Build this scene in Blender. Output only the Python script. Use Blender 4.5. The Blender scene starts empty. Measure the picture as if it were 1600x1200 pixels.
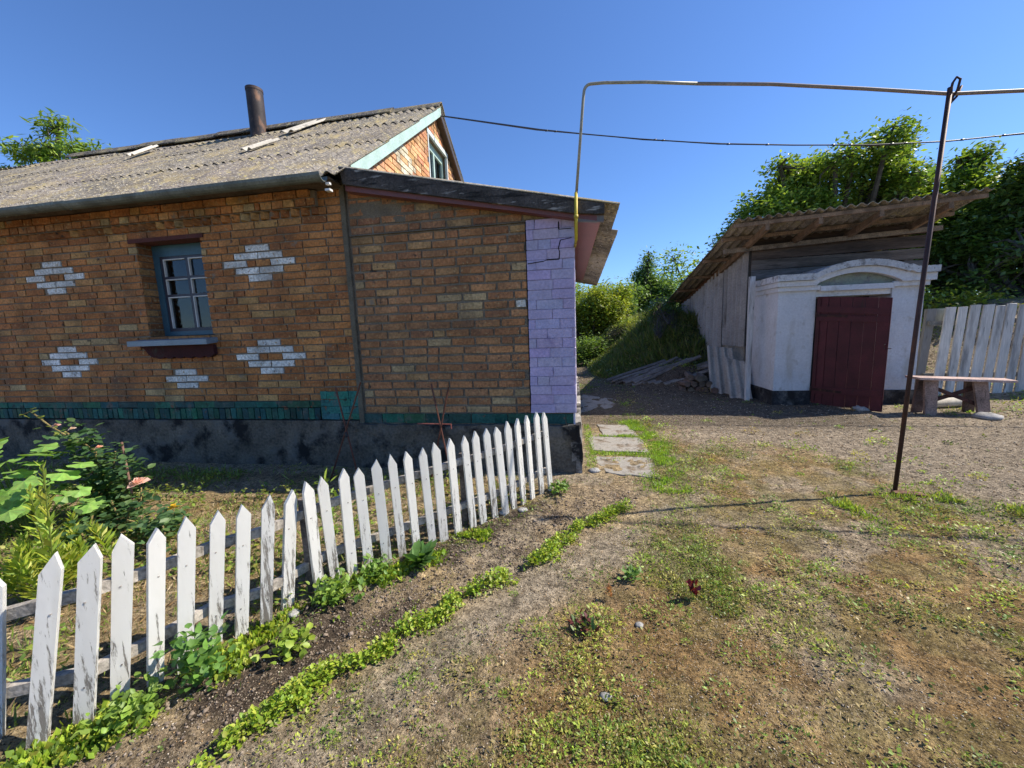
import bpy, math, random
import numpy as np
from mathutils import Vector, Matrix, Euler
random.seed(7); rng = np.random.default_rng(11)
R = random.uniform
sc = bpy.context.scene
# ------------------------------------------------------------------ camera
cd = bpy.data.cameras.new('camera'); cam = bpy.data.objects.new('camera', cd); sc.collection.objects.link(cam)
sc.camera = cam
rt = Vector((.98598, .16318, -.03506)); dn = Vector((-.01231, -.13866, -.99026)); fw = Vector((-.16645, .97681, -.13471))
m = Matrix((rt, -dn, -fw)).transposed().to_4x4(); m.translation = Vector((0, 0, 1.45)); cam.matrix_world = m
cd.sensor_width = 36; cd.lens = 598/1600*36; cd.clip_end = 1500; cd.clip_start = .05
# ------------------------------------------------------------------ light
AZ, EL = math.radians(14), math.radians(45)
sc.view_settings.view_transform = 'Standard'; sc.view_settings.look = 'None'
sc.view_settings.exposure = 0.64; sc.view_settings.gamma = 1
w = bpy.data.worlds.new('World'); sc.world = w; w.use_nodes = True
nt = w.node_tree; sky = nt.nodes.new('ShaderNodeTexSky'); sky.sky_type = 'NISHITA'; sky.sun_disc = False
sky.sun_elevation = EL; sky.sun_rotation = math.pi/2-AZ; sky.altitude = 300; sky.air_density = 1.0; sky.dust_density = .25; sky.ozone_density = 2.2
tint = nt.nodes.new('ShaderNodeMix'); tint.data_type = 'RGBA'; tint.blend_type = 'MULTIPLY'; tint.inputs[0].default_value = 1; tint.inputs[7].default_value = (.74, 1.01, 1.42, 1)
nt.links.new(sky.outputs[0], tint.inputs[6]); nt.links.new(tint.outputs[2], nt.nodes['Background'].inputs[0]); nt.nodes['Background'].inputs[1].default_value = .088
sd = bpy.data.lights.new('sun', 'SUN'); sd.energy = 5.0; sd.angle = math.radians(.55); sd.color = (1, .925, .80)
sun = bpy.data.objects.new('sun', sd); sc.collection.objects.link(sun)
sdir = Vector((math.cos(EL)*math.cos(AZ), math.cos(EL)*math.sin(AZ), math.sin(EL)))
sun.rotation_euler = sdir.to_track_quat('Z', 'Y').to_euler(); sun.location = (20, 5, 20)
# ------------------------------------------------------------------ helpers
ORG = {}
def tag(o, label=None, cat=None, group=None, kind=None):
    if label: o['label'] = label
    if cat: o['category'] = cat
    if group: o['group'] = group
    if kind: o['kind'] = kind
    return o
def thing(name, label, cat, loc=(0, 0, 0), group=None):
    o = bpy.data.objects.new(name, None); sc.collection.objects.link(o); o.location = loc
    o.empty_display_size = .1; ORG[o.name] = np.array(loc, float)
    return tag(o, label, cat, group)
def link(name, me, mt, parent, loc):
    o = bpy.data.objects.new(name, me); sc.collection.objects.link(o)
    if mt: me.materials.append(mt)
    if parent: o.parent = parent; ORG[o.name] = ORG[parent.name]
    else: o.location = loc; ORG[o.name] = np.array(loc, float)
    return o
def npmesh(name, V, F, C, mt, parent=None, loc=(0, 0, 0), smooth=False):
    """V (n,3), F (m,k) all k-gons, C (m,3) colour per face or (n,3) per vertex"""
    V = np.asarray(V, float)-(ORG[parent.name] if parent else np.array(loc, float))
    F = np.asarray(F); k = F.shape[1]; me = bpy.data.meshes.new(name)
    me.vertices.add(len(V)); me.vertices.foreach_set('co', V.ravel())
    me.loops.add(F.size); me.loops.foreach_set('vertex_index', F.ravel().astype(np.int32))
    me.polygons.add(len(F)); me.polygons.foreach_set('loop_start', np.arange(0, F.size, k, dtype=np.int32))
    me.polygons.foreach_set('loop_total', np.full(len(F), k, np.int32))
    if smooth: me.polygons.foreach_set('use_smooth', np.ones(len(F), bool))
    me.update(calc_edges=True)
    if C is not None:
        C = np.asarray(C, float)
        a = me.color_attributes.new('Col', 'FLOAT_COLOR', 'CORNER')
        cc = C[F.ravel()] if len(C) == len(V) and len(C) != len(F) else np.repeat(C, k, 0)
        a.data.foreach_set('color', np.hstack([cc, np.ones((len(cc), 1))]).ravel())
    return link(name, me, mt, parent, loc)
class MB:
    def __init__(s): s.v = []; s.f = []; s.c = []
    def add(s, vs, fs, col=(1, 1, 1)):
        n = len(s.v); s.v += [tuple(x) for x in vs]
        for f in fs: s.f.append([i+n for i in f]); s.c.append(col)
    def hexa(s, p, col=(1, 1, 1)):   # 4 bottom, 4 top, ccw from above
        s.add(p, [(3, 2, 1, 0), (4, 5, 6, 7), (0, 1, 5, 4), (1, 2, 6, 5), (2, 3, 7, 6), (3, 0, 4, 7)], col)
    def box(s, a, b, col=(1, 1, 1), j=0):
        x0, y0, z0 = a; x1, y1, z1 = b
        p = [(x0, y0, z0), (x1, y0, z0), (x1, y1, z0), (x0, y1, z0), (x0, y0, z1), (x1, y0, z1), (x1, y1, z1), (x0, y1, z1)]
        if j: p = [(x+R(-j, j), y+R(-j, j), z+R(-j, j)) for x, y, z in p]
        s.hexa(p, col)
    def obox(s, c, ex, ey, ez, col=(1, 1, 1)):   # centre + half-extent vectors
        c = Vector(c); ex = Vector(ex); ey = Vector(ey); ez = Vector(ez)
        s.hexa([c-ex-ey-ez, c+ex-ey-ez, c+ex+ey-ez, c-ex+ey-ez, c-ex-ey+ez, c+ex-ey+ez, c+ex+ey+ez, c-ex+ey+ez], col)
    def bar(s, a, b, w, t, up=(0, 0, 1), col=(1, 1, 1)):
        a = Vector(a); b = Vector(b); d = (b-a); up = Vector(up); sx = d.cross(up).normalized(); uz = sx.cross(d).normalized()
        s.obox((a+b)/2, d/2, sx*w/2, uz*t/2, col)
    def tube(s, pts, r, seg=8, col=(1, 1, 1), cap=True):
        pts = [Vector(p) for p in pts]; n = len(pts); rs = r if isinstance(r, (list, tuple)) else [r]*n
        base = len(s.v); prev = None
        for i, p in enumerate(pts):
            d = (pts[min(i+1, n-1)]-pts[max(i-1, 0)]).normalized()
            if prev is None: a = d.orthogonal().normalized()
            else: a = (prev-d*prev.dot(d)).normalized()
            prev = a; b = d.cross(a)
            for k in range(seg):
                t = 2*math.pi*k/seg; s.v.append(tuple(p+(a*math.cos(t)+b*math.sin(t))*rs[i]))
        for i in range(n-1):
            for k in range(seg):
                k2 = (k+1) % seg
                s.f.append([base+i*seg+k, base+i*seg+k2, base+(i+1)*seg+k2, base+(i+1)*seg+k]); s.c.append(col)
        if cap:
            s.f.append([base+k for k in range(seg)][::-1]); s.c.append(col)
            s.f.append([base+(n-1)*seg+k for k in range(seg)]); s.c.append(col)
    def prism(s, poly, d, col=(1, 1, 1)):       # polygon of 3D points extruded by vector d
        n = len(poly); d = Vector(d); P = [Vector(p) for p in poly]; Q = [p+d for p in P]
        s.add(P+Q, [list(range(n))[::-1], list(range(n, 2*n))]+[(i, (i+1) % n, n+(i+1) % n, n+i) for i in range(n)], col)
    def build(s, name, mt, parent=None, loc=(0, 0, 0), smooth=False, bevel=0):
        o0 = ORG[parent.name] if parent else np.array(loc, float)
        me = bpy.data.meshes.new(name)
        me.from_pydata([tuple(np.array(v)-o0) for v in s.v], [], s.f); me.update()
        a = me.color_attributes.new('Col', 'FLOAT_COLOR', 'CORNER'); buf = []
        for f, c in zip(s.f, s.c): buf += [c[0], c[1], c[2], 1]*len(f)
        a.data.foreach_set('color', buf)
        if smooth: me.polygons.foreach_set('use_smooth', [True]*len(me.polygons))
        o = link(name, me, mt, parent, loc)
        if bevel:
            b = o.modifiers.new('b', 'BEVEL'); b.width = bevel; b.segments = 2; b.limit_method = 'ANGLE'
        return o
# value noise
def h2(i, j, s):
    n = (i*374761393+j*668265263+s*144665) & 0x7fffffff
    n = ((n ^ (n >> 13))*1274126177) & 0x7fffffff
    return ((n ^ (n >> 16)) & 0xffff)/65535.
def vn(x, y, s=0):
    x = np.asarray(x, float); y = np.asarray(y, float); i = np.floor(x).astype(np.int64); j = np.floor(y).astype(np.int64)
    fx = x-i; fy = y-j; fx = fx*fx*(3-2*fx); fy = fy*fy*(3-2*fy)
    return (h2(i, j, s)*(1-fx)+h2(i+1, j, s)*fx)*(1-fy)+(h2(i, j+1, s)*(1-fx)+h2(i+1, j+1, s)*fx)*fy
def fbm(x, y, s=0, o=4):
    t = 0; a = .5; n = 0
    for k in range(o): t = t+a*vn(x*2**k, y*2**k, s+k*17); n += a; a *= .5
    return t/n
def sm(a, b, x): t = np.clip((np.asarray(x, float)-a)/(b-a), 0, 1); return t*t*(3-2*t)
# ------------------------------------------------------------------ materials
def nodes(name):
    mt = bpy.data.materials.new(name); mt.use_nodes = True; t = mt.node_tree
    return mt, t, t.nodes['Principled BSDF'], t.nodes['Material Output']
def N(t, kind, **k):
    n = t.nodes.new(kind)
    for a, b in k.items(): setattr(n, a, b)
    return n
def coords(t, scale=(1, 1, 1)):
    tc = N(t, 'ShaderNodeTexCoord'); mp = N(t, 'ShaderNodeMapping'); mp.inputs['Scale'].default_value = scale
    t.links.new(tc.outputs['Object'], mp.inputs[0]); return mp.outputs[0]
def noise(t, vec, scale, detail=4, rough=.55):
    n = N(t, 'ShaderNodeTexNoise'); n.inputs['Scale'].default_value = scale; n.inputs['Detail'].default_value = detail
    n.inputs['Roughness'].default_value = rough; t.links.new(vec, n.inputs['Vector']); return n.outputs[0]
def ramp(t, src, stops):
    r = N(t, 'ShaderNodeValToRGB'); t.links.new(src, r.inputs[0]); e = r.color_ramp.elements
    while len(e) < len(stops): e.new(.5)
    for x, (p, c) in zip(e, stops): x.position = p; x.color = (c, c, c, 1) if not hasattr(c, '__len__') else (*c, 1)
    return r.outputs[0]
def mix(t, fac, a, b, mode='MIX'):
    n = N(t, 'ShaderNodeMix', data_type='RGBA', blend_type=mode)
    for i, v in ((0, fac), (6, a), (7, b)):
        if isinstance(v, (int, float)): n.inputs[i].default_value = v
        elif isinstance(v, tuple): n.inputs[i].default_value = (*v, 1)
        else: t.links.new(v, n.inputs[i])
    return n.outputs[2]
def bumpn(t, bs, h, strength, dist=.01):
    b = N(t, 'ShaderNodeBump'); b.inputs['Strength'].default_value = strength; b.inputs['Distance'].default_value = dist
    t.links.new(h, b.inputs['Height']); t.links.new(b.outputs[0], bs.inputs['Normal'])
def attrc(t): a = N(t, 'ShaderNodeAttribute'); a.attribute_name = 'Col'; return a.outputs[0]
def rough_mat(name, spots=(), lo=.6, hi=1.3, s1=4, s2=60, st=(1, 1, 1), rough=.9, bump=.5, bs=90, dist=.008, metallic=0, spec=.3):
    """vertex colour x two noises, then a list of (colour, scale, threshold, softness, stretch) stains"""
    mt, t, b, o = nodes(name); v = coords(t, st); c = attrc(t)
    c = mix(t, 1, c, ramp(t, noise(t, v, s1, 5), [(.3, lo), (.7, hi)]), 'MULTIPLY')
    c = mix(t, 1, c, ramp(t, noise(t, v, s2, 4), [(.28, lo), (.72, hi)]), 'MULTIPLY')
    for i, (col, sc_, th, sf, stv) in enumerate(spots):
        vv = coords(t, stv); f = ramp(t, noise(t, vv, sc_, 6, .65), [(th, 0), (min(th+sf, 1), 1)]); c = mix(t, f, c, col)
    t.links.new(c, b.inputs['Base Color']); b.inputs['Roughness'].default_value = rough; b.inputs['Metallic'].default_value = metallic
    b.inputs['Specular IOR Level'].default_value = spec
    bumpn(t, b, noise(t, v, bs, 5, .7), bump, dist); return mt
one = (1, 1, 1)
m_brick = rough_mat('brick', [((.11, .07, .05), 1.7, .56, .22, one), ((.42, .27, .13), 30, .58, .06, one), ((.06, .04, .03), 14, .60, .08, one), ((.24, .19, .14), 7, .62, .08, one)], .6, 1.4, 3, 38, bump=.8, bs=70, dist=.012)
m_mortar = rough_mat('mortar', [((.06, .05, .04), 6, .6, .1, one)], .7, 1.2, 5, 80, bump=.9, bs=60, dist=.015)
m_lilac = rough_mat('lilac_paint', [((.17, .09, .12), 16, .70, .04, one), ((.2, .15, .3), 4, .6, .2, one)], .85, 1.1, 5, 40, rough=.75, bump=.5, bs=50)
m_teal = rough_mat('teal_paint', [((.2, .08, .04), 11, .62, .05, one), ((.12, .11, .09), 5, .57, .1, one), ((.02, .02, .02), 8, .57, .1, one)], .65, 1.25, 5, 40, rough=.7, bump=.6, bs=60)
m_tar = rough_mat('tarred_render', [((.15, .14, .125), 3.2, .5, .16, one), ((.02, .018, .017), 3.5, .50, .12, one), ((.05, .06, .03), 12, .66, .08, one)], .6, 1.4, 3, 40, bump=1, bs=30, dist=.02)
m_asb = rough_mat('asbestos', [((.50, .42, .27), 34, .565, .05, one), ((.07, .058, .048), 20, .56, .07, one), ((.30, .24, .13), 2.2, .50, .18, one), ((.12, .105, .09), 1.3, .54, .15, one), ((.32, .27, .13), 8, .59, .08, one), ((.48, .46, .42), 60, .60, .03, one)], .62, 1.35, 2.5, 26, bump=.8, bs=60, dist=.01)
m_asbclean = rough_mat('grey_asbestos', [((.09, .085, .075), 3, .58, .15, (1, 1, .3)), ((.2, .17, .11), 7, .64, .1, one)], .8, 1.15, 2, 30, bump=.3, bs=60)
m_wood = rough_mat('weathered_wood', [((.04, .03, .025), 10, .60, .12, (1, 1, .2))], .55, 1.35, 6, 60, st=(1, 1, 1), bump=.6, bs=80)
m_board = rough_mat('grey_boards', [((.035, .03, .028), 5, .56, .14, (.25, 1, 1.6))], .55, 1.35, 7, 60, st=(.12, 1, 1.5), bump=.8, bs=60)
m_vboard = rough_mat('whitewashed_boards', [((.22, .21, .2), 7, .48, .2, (1, 1, .12)), ((.09, .085, .08), 20, .6, .1, (1, 1, .1))], .8, 1.1, 5, 50, st=(1, 1, .12), bump=.7, bs=70)
def picket_mat():
    mt, t, b, o = nodes('flaking_white_paint'); v = coords(t, (1, 1, .22)); z = coords(t)
    f = noise(t, coords(t, (1, 1, .10)), 55, 8, .78); sep = N(t, 'ShaderNodeSeparateXYZ'); t.links.new(z, sep.inputs[0])
    g = N(t, 'ShaderNodeMath', operation='MULTIPLY_ADD'); t.links.new(sep.outputs[2], g.inputs[0]); g.inputs[1].default_value = -.28; g.inputs[2].default_value = .06
    g2 = N(t, 'ShaderNodeMath', operation='MAXIMUM'); t.links.new(g.outputs[0], g2.inputs[0]); g2.inputs[1].default_value = -.06
    ad = N(t, 'ShaderNodeMath', operation='ADD'); t.links.new(f, ad.inputs[0]); t.links.new(g2.outputs[0], ad.inputs[1])
    ac = attrc(t); ad2 = N(t, 'ShaderNodeMath', operation='ADD'); t.links.new(ad.outputs[0], ad2.inputs[0])
    sr = N(t, 'ShaderNodeSeparateColor'); t.links.new(ac, sr.inputs[0]); t.links.new(sr.outputs[0], ad2.inputs[1])
    wood = mix(t, noise(t, coords(t, (1, 1, .1)), 60, 5), (.16, .13, .105), (.38, .34, .29))
    paint = mix(t, noise(t, coords(t, (1, 1, .15)), 40, 5), (.95, .94, .90), (.86, .84, .80))
    f2 = ramp(t, ad2.outputs[0], [(.56, 0), (.61, .9)])
    c = mix(t, f2, paint, wood); t.links.new(c, b.inputs['Base Color']); b.inputs['Roughness'].default_value = .75
    inv = N(t, 'ShaderNodeMath', operation='SUBTRACT'); inv.inputs[0].default_value = 1; t.links.new(f2, inv.inputs[1])
    bumpn(t, b, inv.outputs[0], .5, .004); return mt
m_picket = picket_mat()
m_metal = rough_mat('rusty_steel', [((.11, .045, .025), 12, .5, .15, (1, 1, .3))], .7, 1.3, 8, 90, rough=.6, metallic=.3, bump=.3, bs=120, dist=.003)
m_chim = rough_mat('dark_rusty_flue', [((.2, .11, .07), 6, .56, .1, (1, 1, .4)), ((.3, .26, .22), 12, .68, .05, one)], .7, 1.3, 5, 60, rough=.65, metallic=.25, bump=.2, bs=60, dist=.003)
m_zinc = rough_mat('weathered_zinc', [((.09, .10, .09), 4, .5, .2, one)], .75, 1.2, 6, 50, rough=.6, metallic=.35, bump=.2, bs=60, dist=.003)
m_pipe = rough_mat('painted_gas_pipe', [((.16, .10, .05), 18, .60, .08, one)], .8, 1.15, 6, 60, rough=.5, bump=.2, bs=90, dist=.002)
m_paint = rough_mat('old_gloss_paint', [((.08, .06, .05), 20, .68, .05, one)], .85, 1.1, 6, 50, rough=.45, bump=.3, bs=70, dist=.003, spec=.5)
m_door = rough_mat('maroon_paint', [((.03, .012, .012), 9, .62, .1, (1, 1, .25)), ((.16, .10, .08), 40, .72, .04, one)], .75, 1.25, 5, 60, rough=.6, bump=.4, bs=60, dist=.004)
m_white = rough_mat('whitewash', [((.40, .37, .33), 2.2, .54, .2, (1.5, 1, .4)), ((.42, .40, .38), 6, .56, .14, one), ((.3, .29, .27), 24, .69, .05, one)], .88, 1.06, 3, 30, bump=.7, bs=22, dist=.02)
m_white2 = rough_mat('weathered_whitewash', [((.2, .19, .18), 7, .50, .14, one), ((.12, .115, .11), 22, .60, .06, one)], .85, 1.08, 3, 30, bump=.8, bs=26, dist=.02)
m_fascia = rough_mat('charred_board', [((.33, .31, .28), 10, .58, .1, (.5, 1, 3)), ((.012, .011, .01), 6, .56, .1, (.3, 1, 2))], .55, 1.4, 4, 60, bump=.7, bs=60)
m_conc = rough_mat('old_concrete', [((.16, .12, .08), 5, .50, .12, one), ((.08, .07, .055), 12, .58, .08, one), ((.5, .48, .42), 60, .66, .04, one)], .75, 1.2, 5, 60, bump=.8, bs=70)
m_cloth = rough_mat('fabric', [], .8, 1.15, 6, 40, bump=.2)
m_bark = rough_mat('bark', [((.03, .025, .02), 12, .55, .1, (1, 1, .3))], .6, 1.3, 6, 40, bump=.8, bs=40, dist=.02)
m_stone = rough_mat('stone', [], .7, 1.25, 10, 80, bump=.6, bs=90)
def leaf_mat(name, tr=.35, rough=.5):
    mt, t, b, o = nodes(name); c = attrc(t)
    c2 = mix(t, 1, c, ramp(t, noise(t, coords(t), 25, 3), [(.3, .75), (.7, 1.2)]), 'MULTIPLY')
    t.links.new(c2, b.inputs['Base Color']); b.inputs['Roughness'].default_value = rough
    tl = N(t, 'ShaderNodeBsdfTranslucent'); t.links.new(mix(t, 1, c2, (1.5, 1.5, .7), 'MULTIPLY'), tl.inputs[0])
    ms = N(t, 'ShaderNodeMixShader'); ms.inputs[0].default_value = tr
    t.links.new(b.outputs[0], ms.inputs[1]); t.links.new(tl.outputs[0], ms.inputs[2]); t.links.new(ms.outputs[0], o.inputs[0]); return mt
m_leaf = leaf_mat('leaf'); m_petal = leaf_mat('petal', .25, .7)
def glass_mat():
    mt, t, b, o = nodes('window_glass'); g = N(t, 'ShaderNodeBsdfGlossy'); g.inputs['Roughness'].default_value = .04
    tr = N(t, 'ShaderNodeBsdfTransparent'); tr.inputs[0].default_value = (.7, .76, .78, 1)
    fr = N(t, 'ShaderNodeFresnel'); fr.inputs[0].default_value = 1.6
    bp = N(t, 'ShaderNodeBump'); bp.inputs['Strength'].default_value = .08; bp.inputs['Distance'].default_value = .02
    t.links.new(noise(t, coords(t), 6, 3), bp.inputs['Height']); t.links.new(bp.outputs[0], g.inputs['Normal'])
    ms = N(t, 'ShaderNodeMixShader'); t.links.new(fr.outputs[0], ms.inputs[0])
    t.links.new(tr.outputs[0], ms.inputs[1]); t.links.new(g.outputs[0], ms.inputs[2]); t.links.new(ms.outputs[0], o.inputs[0]); return mt
m_glass = glass_mat()
def ground_mat():
    mt, t, b, o = nodes('yard_soil'); v = coords(t); c = attrc(t)
    c = mix(t, 1, c, ramp(t, noise(t, v, 7, 6, .65), [(.3, .6), (.7, 1.35)]), 'MULTIPLY')
    c = mix(t, 1, c, ramp(t, noise(t, v, 55, 6, .7), [(.32, .42), (.66, 1.45)]), 'MULTIPLY')
    c = mix(t, 1, c, ramp(t, noise(t, v, 19, 5, .7), [(.36, .5), (.60, 1.35)]), 'MULTIPLY')
    c = mix(t, ramp(t, noise(t, v, 140, 3), [(.60, 0), (.66, .8)]), c, (.6, .5, .36))
    c = mix(t, ramp(t, noise(t, v, 90, 3), [(.36, .9), (.42, 0)]), c, (.05, .038, .026))
    t.links.new(c, b.inputs['Base Color']); b.inputs['Roughness'].default_value = 1; b.inputs['Specular IOR Level'].default_value = .1
    a = N(t, 'ShaderNodeMath', operation='ADD'); t.links.new(noise(t, v, 22, 8, .75), a.inputs[0]); t.links.new(noise(t, v, 110, 5, .7), a.inputs[1])
    bumpn(t, b, a.outputs[0], 1, .034); return mt
m_ground = ground_mat()
# ------------------------------------------------------------------ ground
def rowx(y):   # x of the seedling row for a given y
    return np.interp(y, [-1, .97, 1.26, 1.60, 2.08, 3.03, 3.3], [-2.6, -1.27, -1.076, -.833, -.396, .34, .55])
def fencex(y):
    return np.interp(y, [-1, .7, .95, 1.5, 2.0, 2.5, 2.95, 3.4], [-3.1, -2.15, -1.97, -1.65, -1.33, -.89, -.5, -.22])
def ztilled(x, y):  # 1 between picket fence and seedling row
    return sm(-.05, .05, x-fencex(y))*sm(.12, -.05, x-rowx(y))*sm(3.5, 3.1, y)
def zgarden(x, y): return sm(.03, -.05, x-fencex(y))*sm(3.95, 3.7, y)*sm(3.6, 3.4, y+0*x*1)
def zpath(x, y):
    d = sm(4.5, 5.4, y+.35*(fbm(x*1.2, y*1.2, 5)-.5)-.16*np.clip(x-.9, 0, 2)*-1)*sm(.9, 1.6, x)
    d2 = sm(2.7, 3.3, x-.25*(3.6-y)+.6*(fbm(x, y, 9)-.5))*sm(2.9, 3.5, y+.2*(x-3))
    return np.clip(d+d2, 0, 1)*sm(14, 9, y)
def H(x, y):
    x = np.asarray(x, float); y = np.asarray(y, float)
    m_ = (1.75*sm(.1, 3.2, x)+.25*sm(8, 14, x))*sm(9.9, 13.6, y+.3*x+.8*(fbm(x*.9, y*.9, 77)-.5))+.55*np.exp(-((x-2.5)**2/.5+(y-9.45)**2/.35))+.25*sm(.3, 2, x)*sm(9, 12, y)*(fbm(x*1.8, y*1.8, 78)-.5)
    near = sm(14, 8, np.hypot(x, y))
    z = m_+.25*sm(25, 60, np.hypot(x, y))*(fbm(x*.05, y*.05, 3)-.5)
    z = z+near*(.030*(fbm(x*2.2, y*2.2, 1)-.5)+.026*(fbm(x*12, y*12, 2, 3)-.5))
    z = z+ztilled(x, y)*(.045*(fbm(x*11, y*11, 4, 4)-.5)-.005)
    z = z+zgarden(x, y)*.03*(fbm(x*8, y*8, 6, 3)-.5)
    return z
def Hs(x, y): return float(H(x, y))
def axis(lo, hi, c0, c1, step, g, cap):
    a = list(np.arange(c0, c1+step, step)); s = step
    while a[-1] < hi: s = min(s*g, cap); a.append(a[-1]+s)
    b = []; s = step; p = c0
    while p > lo: s = min(s*g, cap); p -= s; b.append(p)
    return np.array(b[::-1]+a)
gx = axis(-500, 500, -2.8, 3.2, .022, 1.05, 40); gy = axis(-60, 700, .55, 4.3, .022, 1.05, 40)
GX, GY = np.meshgrid(gx, gy); X = GX.ravel(); Y = GY.ravel(); Z = H(X, Y)
def mixc(a, b, f): return a*(1-f[:, None])+b*f[:, None]
tan = np.array([.40, .30, .185]); grey = np.array([.41, .335, .24]); moss = np.array([.31, .19, .075]); grn = np.array([.10, .13, .035])
dark = np.array([.115, .085, .062]); path = np.array([.36, .29, .21]); straw = np.array([.46, .33, .16]); field = np.array([.07, .11, .03])
def greenmask(x, y):
    g = sm(.50, .64, .5*fbm(x*4.2, y*4.2, 21, 4)+.5*fbm(x*1.3, y*1.3, 22, 3))
    rightish = sm(.1, 1.0, x-rowx(np.clip(y, 1, 3))+(y > 3.3)*1)
    g = g*(.25+.75*rightish)
    strip = np.exp(-((x-.95-.1*np.sin(y*3))/.16)**2)*sm(3.3, 3.7, y)*sm(6.3, 5.9, y)+.55*np.exp(-((x-1.15)/.5)**2-((y-3.9)/.7)**2)
    tuft = np.exp(-((y-(3.25-.12*(x-2.3)+.1*np.sin(x*5)))/.16)**2)*sm(1.9, 2.5, x)
    edge = np.exp(-((x-fencex(y)-.1)/.12)**2)*sm(3.4, 3.0, y)*sm(.35, .5, fbm(x*3, y*3, 50))
    far = sm(6.2, 6.6, y)*sm(5, 5.5, x)
    return np.clip((g+strip*.9+tuft+edge*.9+far*.6)*(1-.85*zpath(x, y)*(1-far))*(1-.5*ztilled(x, y)*(1-edge)), 0, 1)
C = np.tile(tan, (len(X), 1))
C = mixc(C, moss, sm(.38, .52, fbm(X*1.6, Y*1.6, 31, 5))*sm(.2, 1.0, X-rowx(np.clip(Y, .5, 3)))*.9)
C = mixc(C, grey, sm(.52, .6, fbm(X*1.9, Y*1.9, 41, 5))*.75)
C = mixc(C, grey, np.exp(-((X-rowx(np.clip(Y, .5, 3.2))-.28)/.2)**2)*sm(3.6, 3.1, Y)*.9)
C = mixc(C, straw, sm(.56, .68, fbm(X*2.8, Y*2.8, 51, 5))*.5)
C = mixc(C, np.array([.25, .20, .08]), sm(.48, .6, fbm(X*5, Y*5, 43, 5))*sm(.3, .8, X-rowx(np.clip(Y, .5, 3)))*.6)
C = mixc(C, grn, greenmask(X, Y)*.5)
C = mixc(C, path, zpath(X, Y)*.95)
C = mixc(C, np.array([.13, .105, .078]), sm(5.3, 6.1, Y)*sm(5.0, 3.8, X)*.85*(Y < 30))  # shed's cast shadow deepened by darkening the soil colour here
C = mixc(C, dark, ztilled(X, Y)*sm(.40, .56, fbm(X*3, Y*3, 61, 4)))
C = mixc(C, straw*.85, zgarden(X, Y)*sm(.4, .6, fbm(X*2.5, Y*2.5, 71, 4))*.7)
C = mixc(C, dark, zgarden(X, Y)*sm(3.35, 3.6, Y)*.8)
C = mixc(C, field, sm(10, 12, Y)*sm(.3, .6, X)*.9)
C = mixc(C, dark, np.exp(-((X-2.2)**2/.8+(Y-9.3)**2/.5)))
C = mixc(C, field, sm(16, 22, np.hypot(X, Y)))
nx, ny = len(gx), len(gy); I = np.arange(nx*ny).reshape(ny, nx)
F = np.stack([I[:-1, :-1], I[:-1, 1:], I[1:, 1:], I[1:, :-1]], -1).reshape(-1, 4)
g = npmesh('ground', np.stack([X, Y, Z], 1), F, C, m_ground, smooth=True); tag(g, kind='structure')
# ------------------------------------------------------------------ scatter helpers
def leafquads(P, D, L, Wd, up=None, fold=0):
    """rhombus leaves: base P, unit dir D, length L, width Wd"""
    n = len(P); L = np.broadcast_to(L, n)[:, None]; Wd = np.broadcast_to(Wd, n)[:, None]
    r = rng.normal(size=(n, 3)) if up is None else up+rng.normal(size=(n, 3))*.35
    S = np.cross(D, r); S /= np.linalg.norm(S, axis=1)[:, None]+1e-9
    V = np.stack([P, P+D*L*.5+S*Wd/2, P+D*L, P+D*L*.5-S*Wd/2], 1).reshape(-1, 3)
    return V, np.arange(4*n).reshape(n, 4)
def leafhex(P, D, L, Wd, up=None):
    n = len(P); L = np.broadcast_to(L, n)[:, None]; Wd = np.broadcast_to(Wd, n)[:, None]
    r = rng.normal(size=(n, 3)) if up is None else up+rng.normal(size=(n, 3))*.35
    S = np.cross(D, r); S /= np.linalg.norm(S, axis=1)[:, None]+1e-9; U = np.cross(S, D); q = rng.uniform(-.05, .22, n)[:, None]
    tip = P+D*L-U*L*q
    V = np.stack([P, P+D*L*.28+S*Wd*.45+U*Wd*.12, P+D*L*.66+S*Wd*.40-U*L*q*.3+U*Wd*.1, tip, P+D*L*.66-U*L*q*.4, P+D*L*.3,
                  P+D*L*.28-S*Wd*.45+U*Wd*.12, P+D*L*.66-S*Wd*.40-U*L*q*.3+U*Wd*.1], 1).reshape(-1, 3)
    b = np.arange(n)[:, None]*8
    F_ = np.stack([b+[0, 1, 2, 5], b+[5, 2, 3, 4], b+[0, 5, 7, 6], b+[5, 4, 3, 7]], 1).reshape(-1, 4)
    return V, F_
def dirs(n, e0, e1):
    a = rng.uniform(0, 2*np.pi, n); e = np.radians(rng.uniform(e0, e1, n))
    return np.stack([np.cos(a)*np.cos(e), np.sin(a)*np.cos(e), np.sin(e)], 1)
def pal(n, cols, v=.25):
    cols = np.array(cols); c = cols[rng.integers(0, len(cols), n)]; return c*rng.uniform(1-v, 1+v, n)[:, None]
G1 = [(.17, .25, .035), (.14, .22, .04), (.23, .28, .04), (.12, .18, .035), (.29, .29, .06)]
G2 = [(.27, .38, .035), (.33, .41, .04), (.21, .33, .035), (.38, .40, .06)]
STRAW = [(.46, .34, .18), (.36, .25, .12), (.52, .42, .26), (.28, .17, .08), (.22, .16, .10)]
def polar(n, r0, r1, a0=-75, a1=75):   # samples denser near the camera
    r = r0*(r1/r0)**rng.uniform(0, 1, n); a = np.radians(rng.uniform(a0, a1, n)); return r*np.sin(a), r*np.cos(a), r
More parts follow.
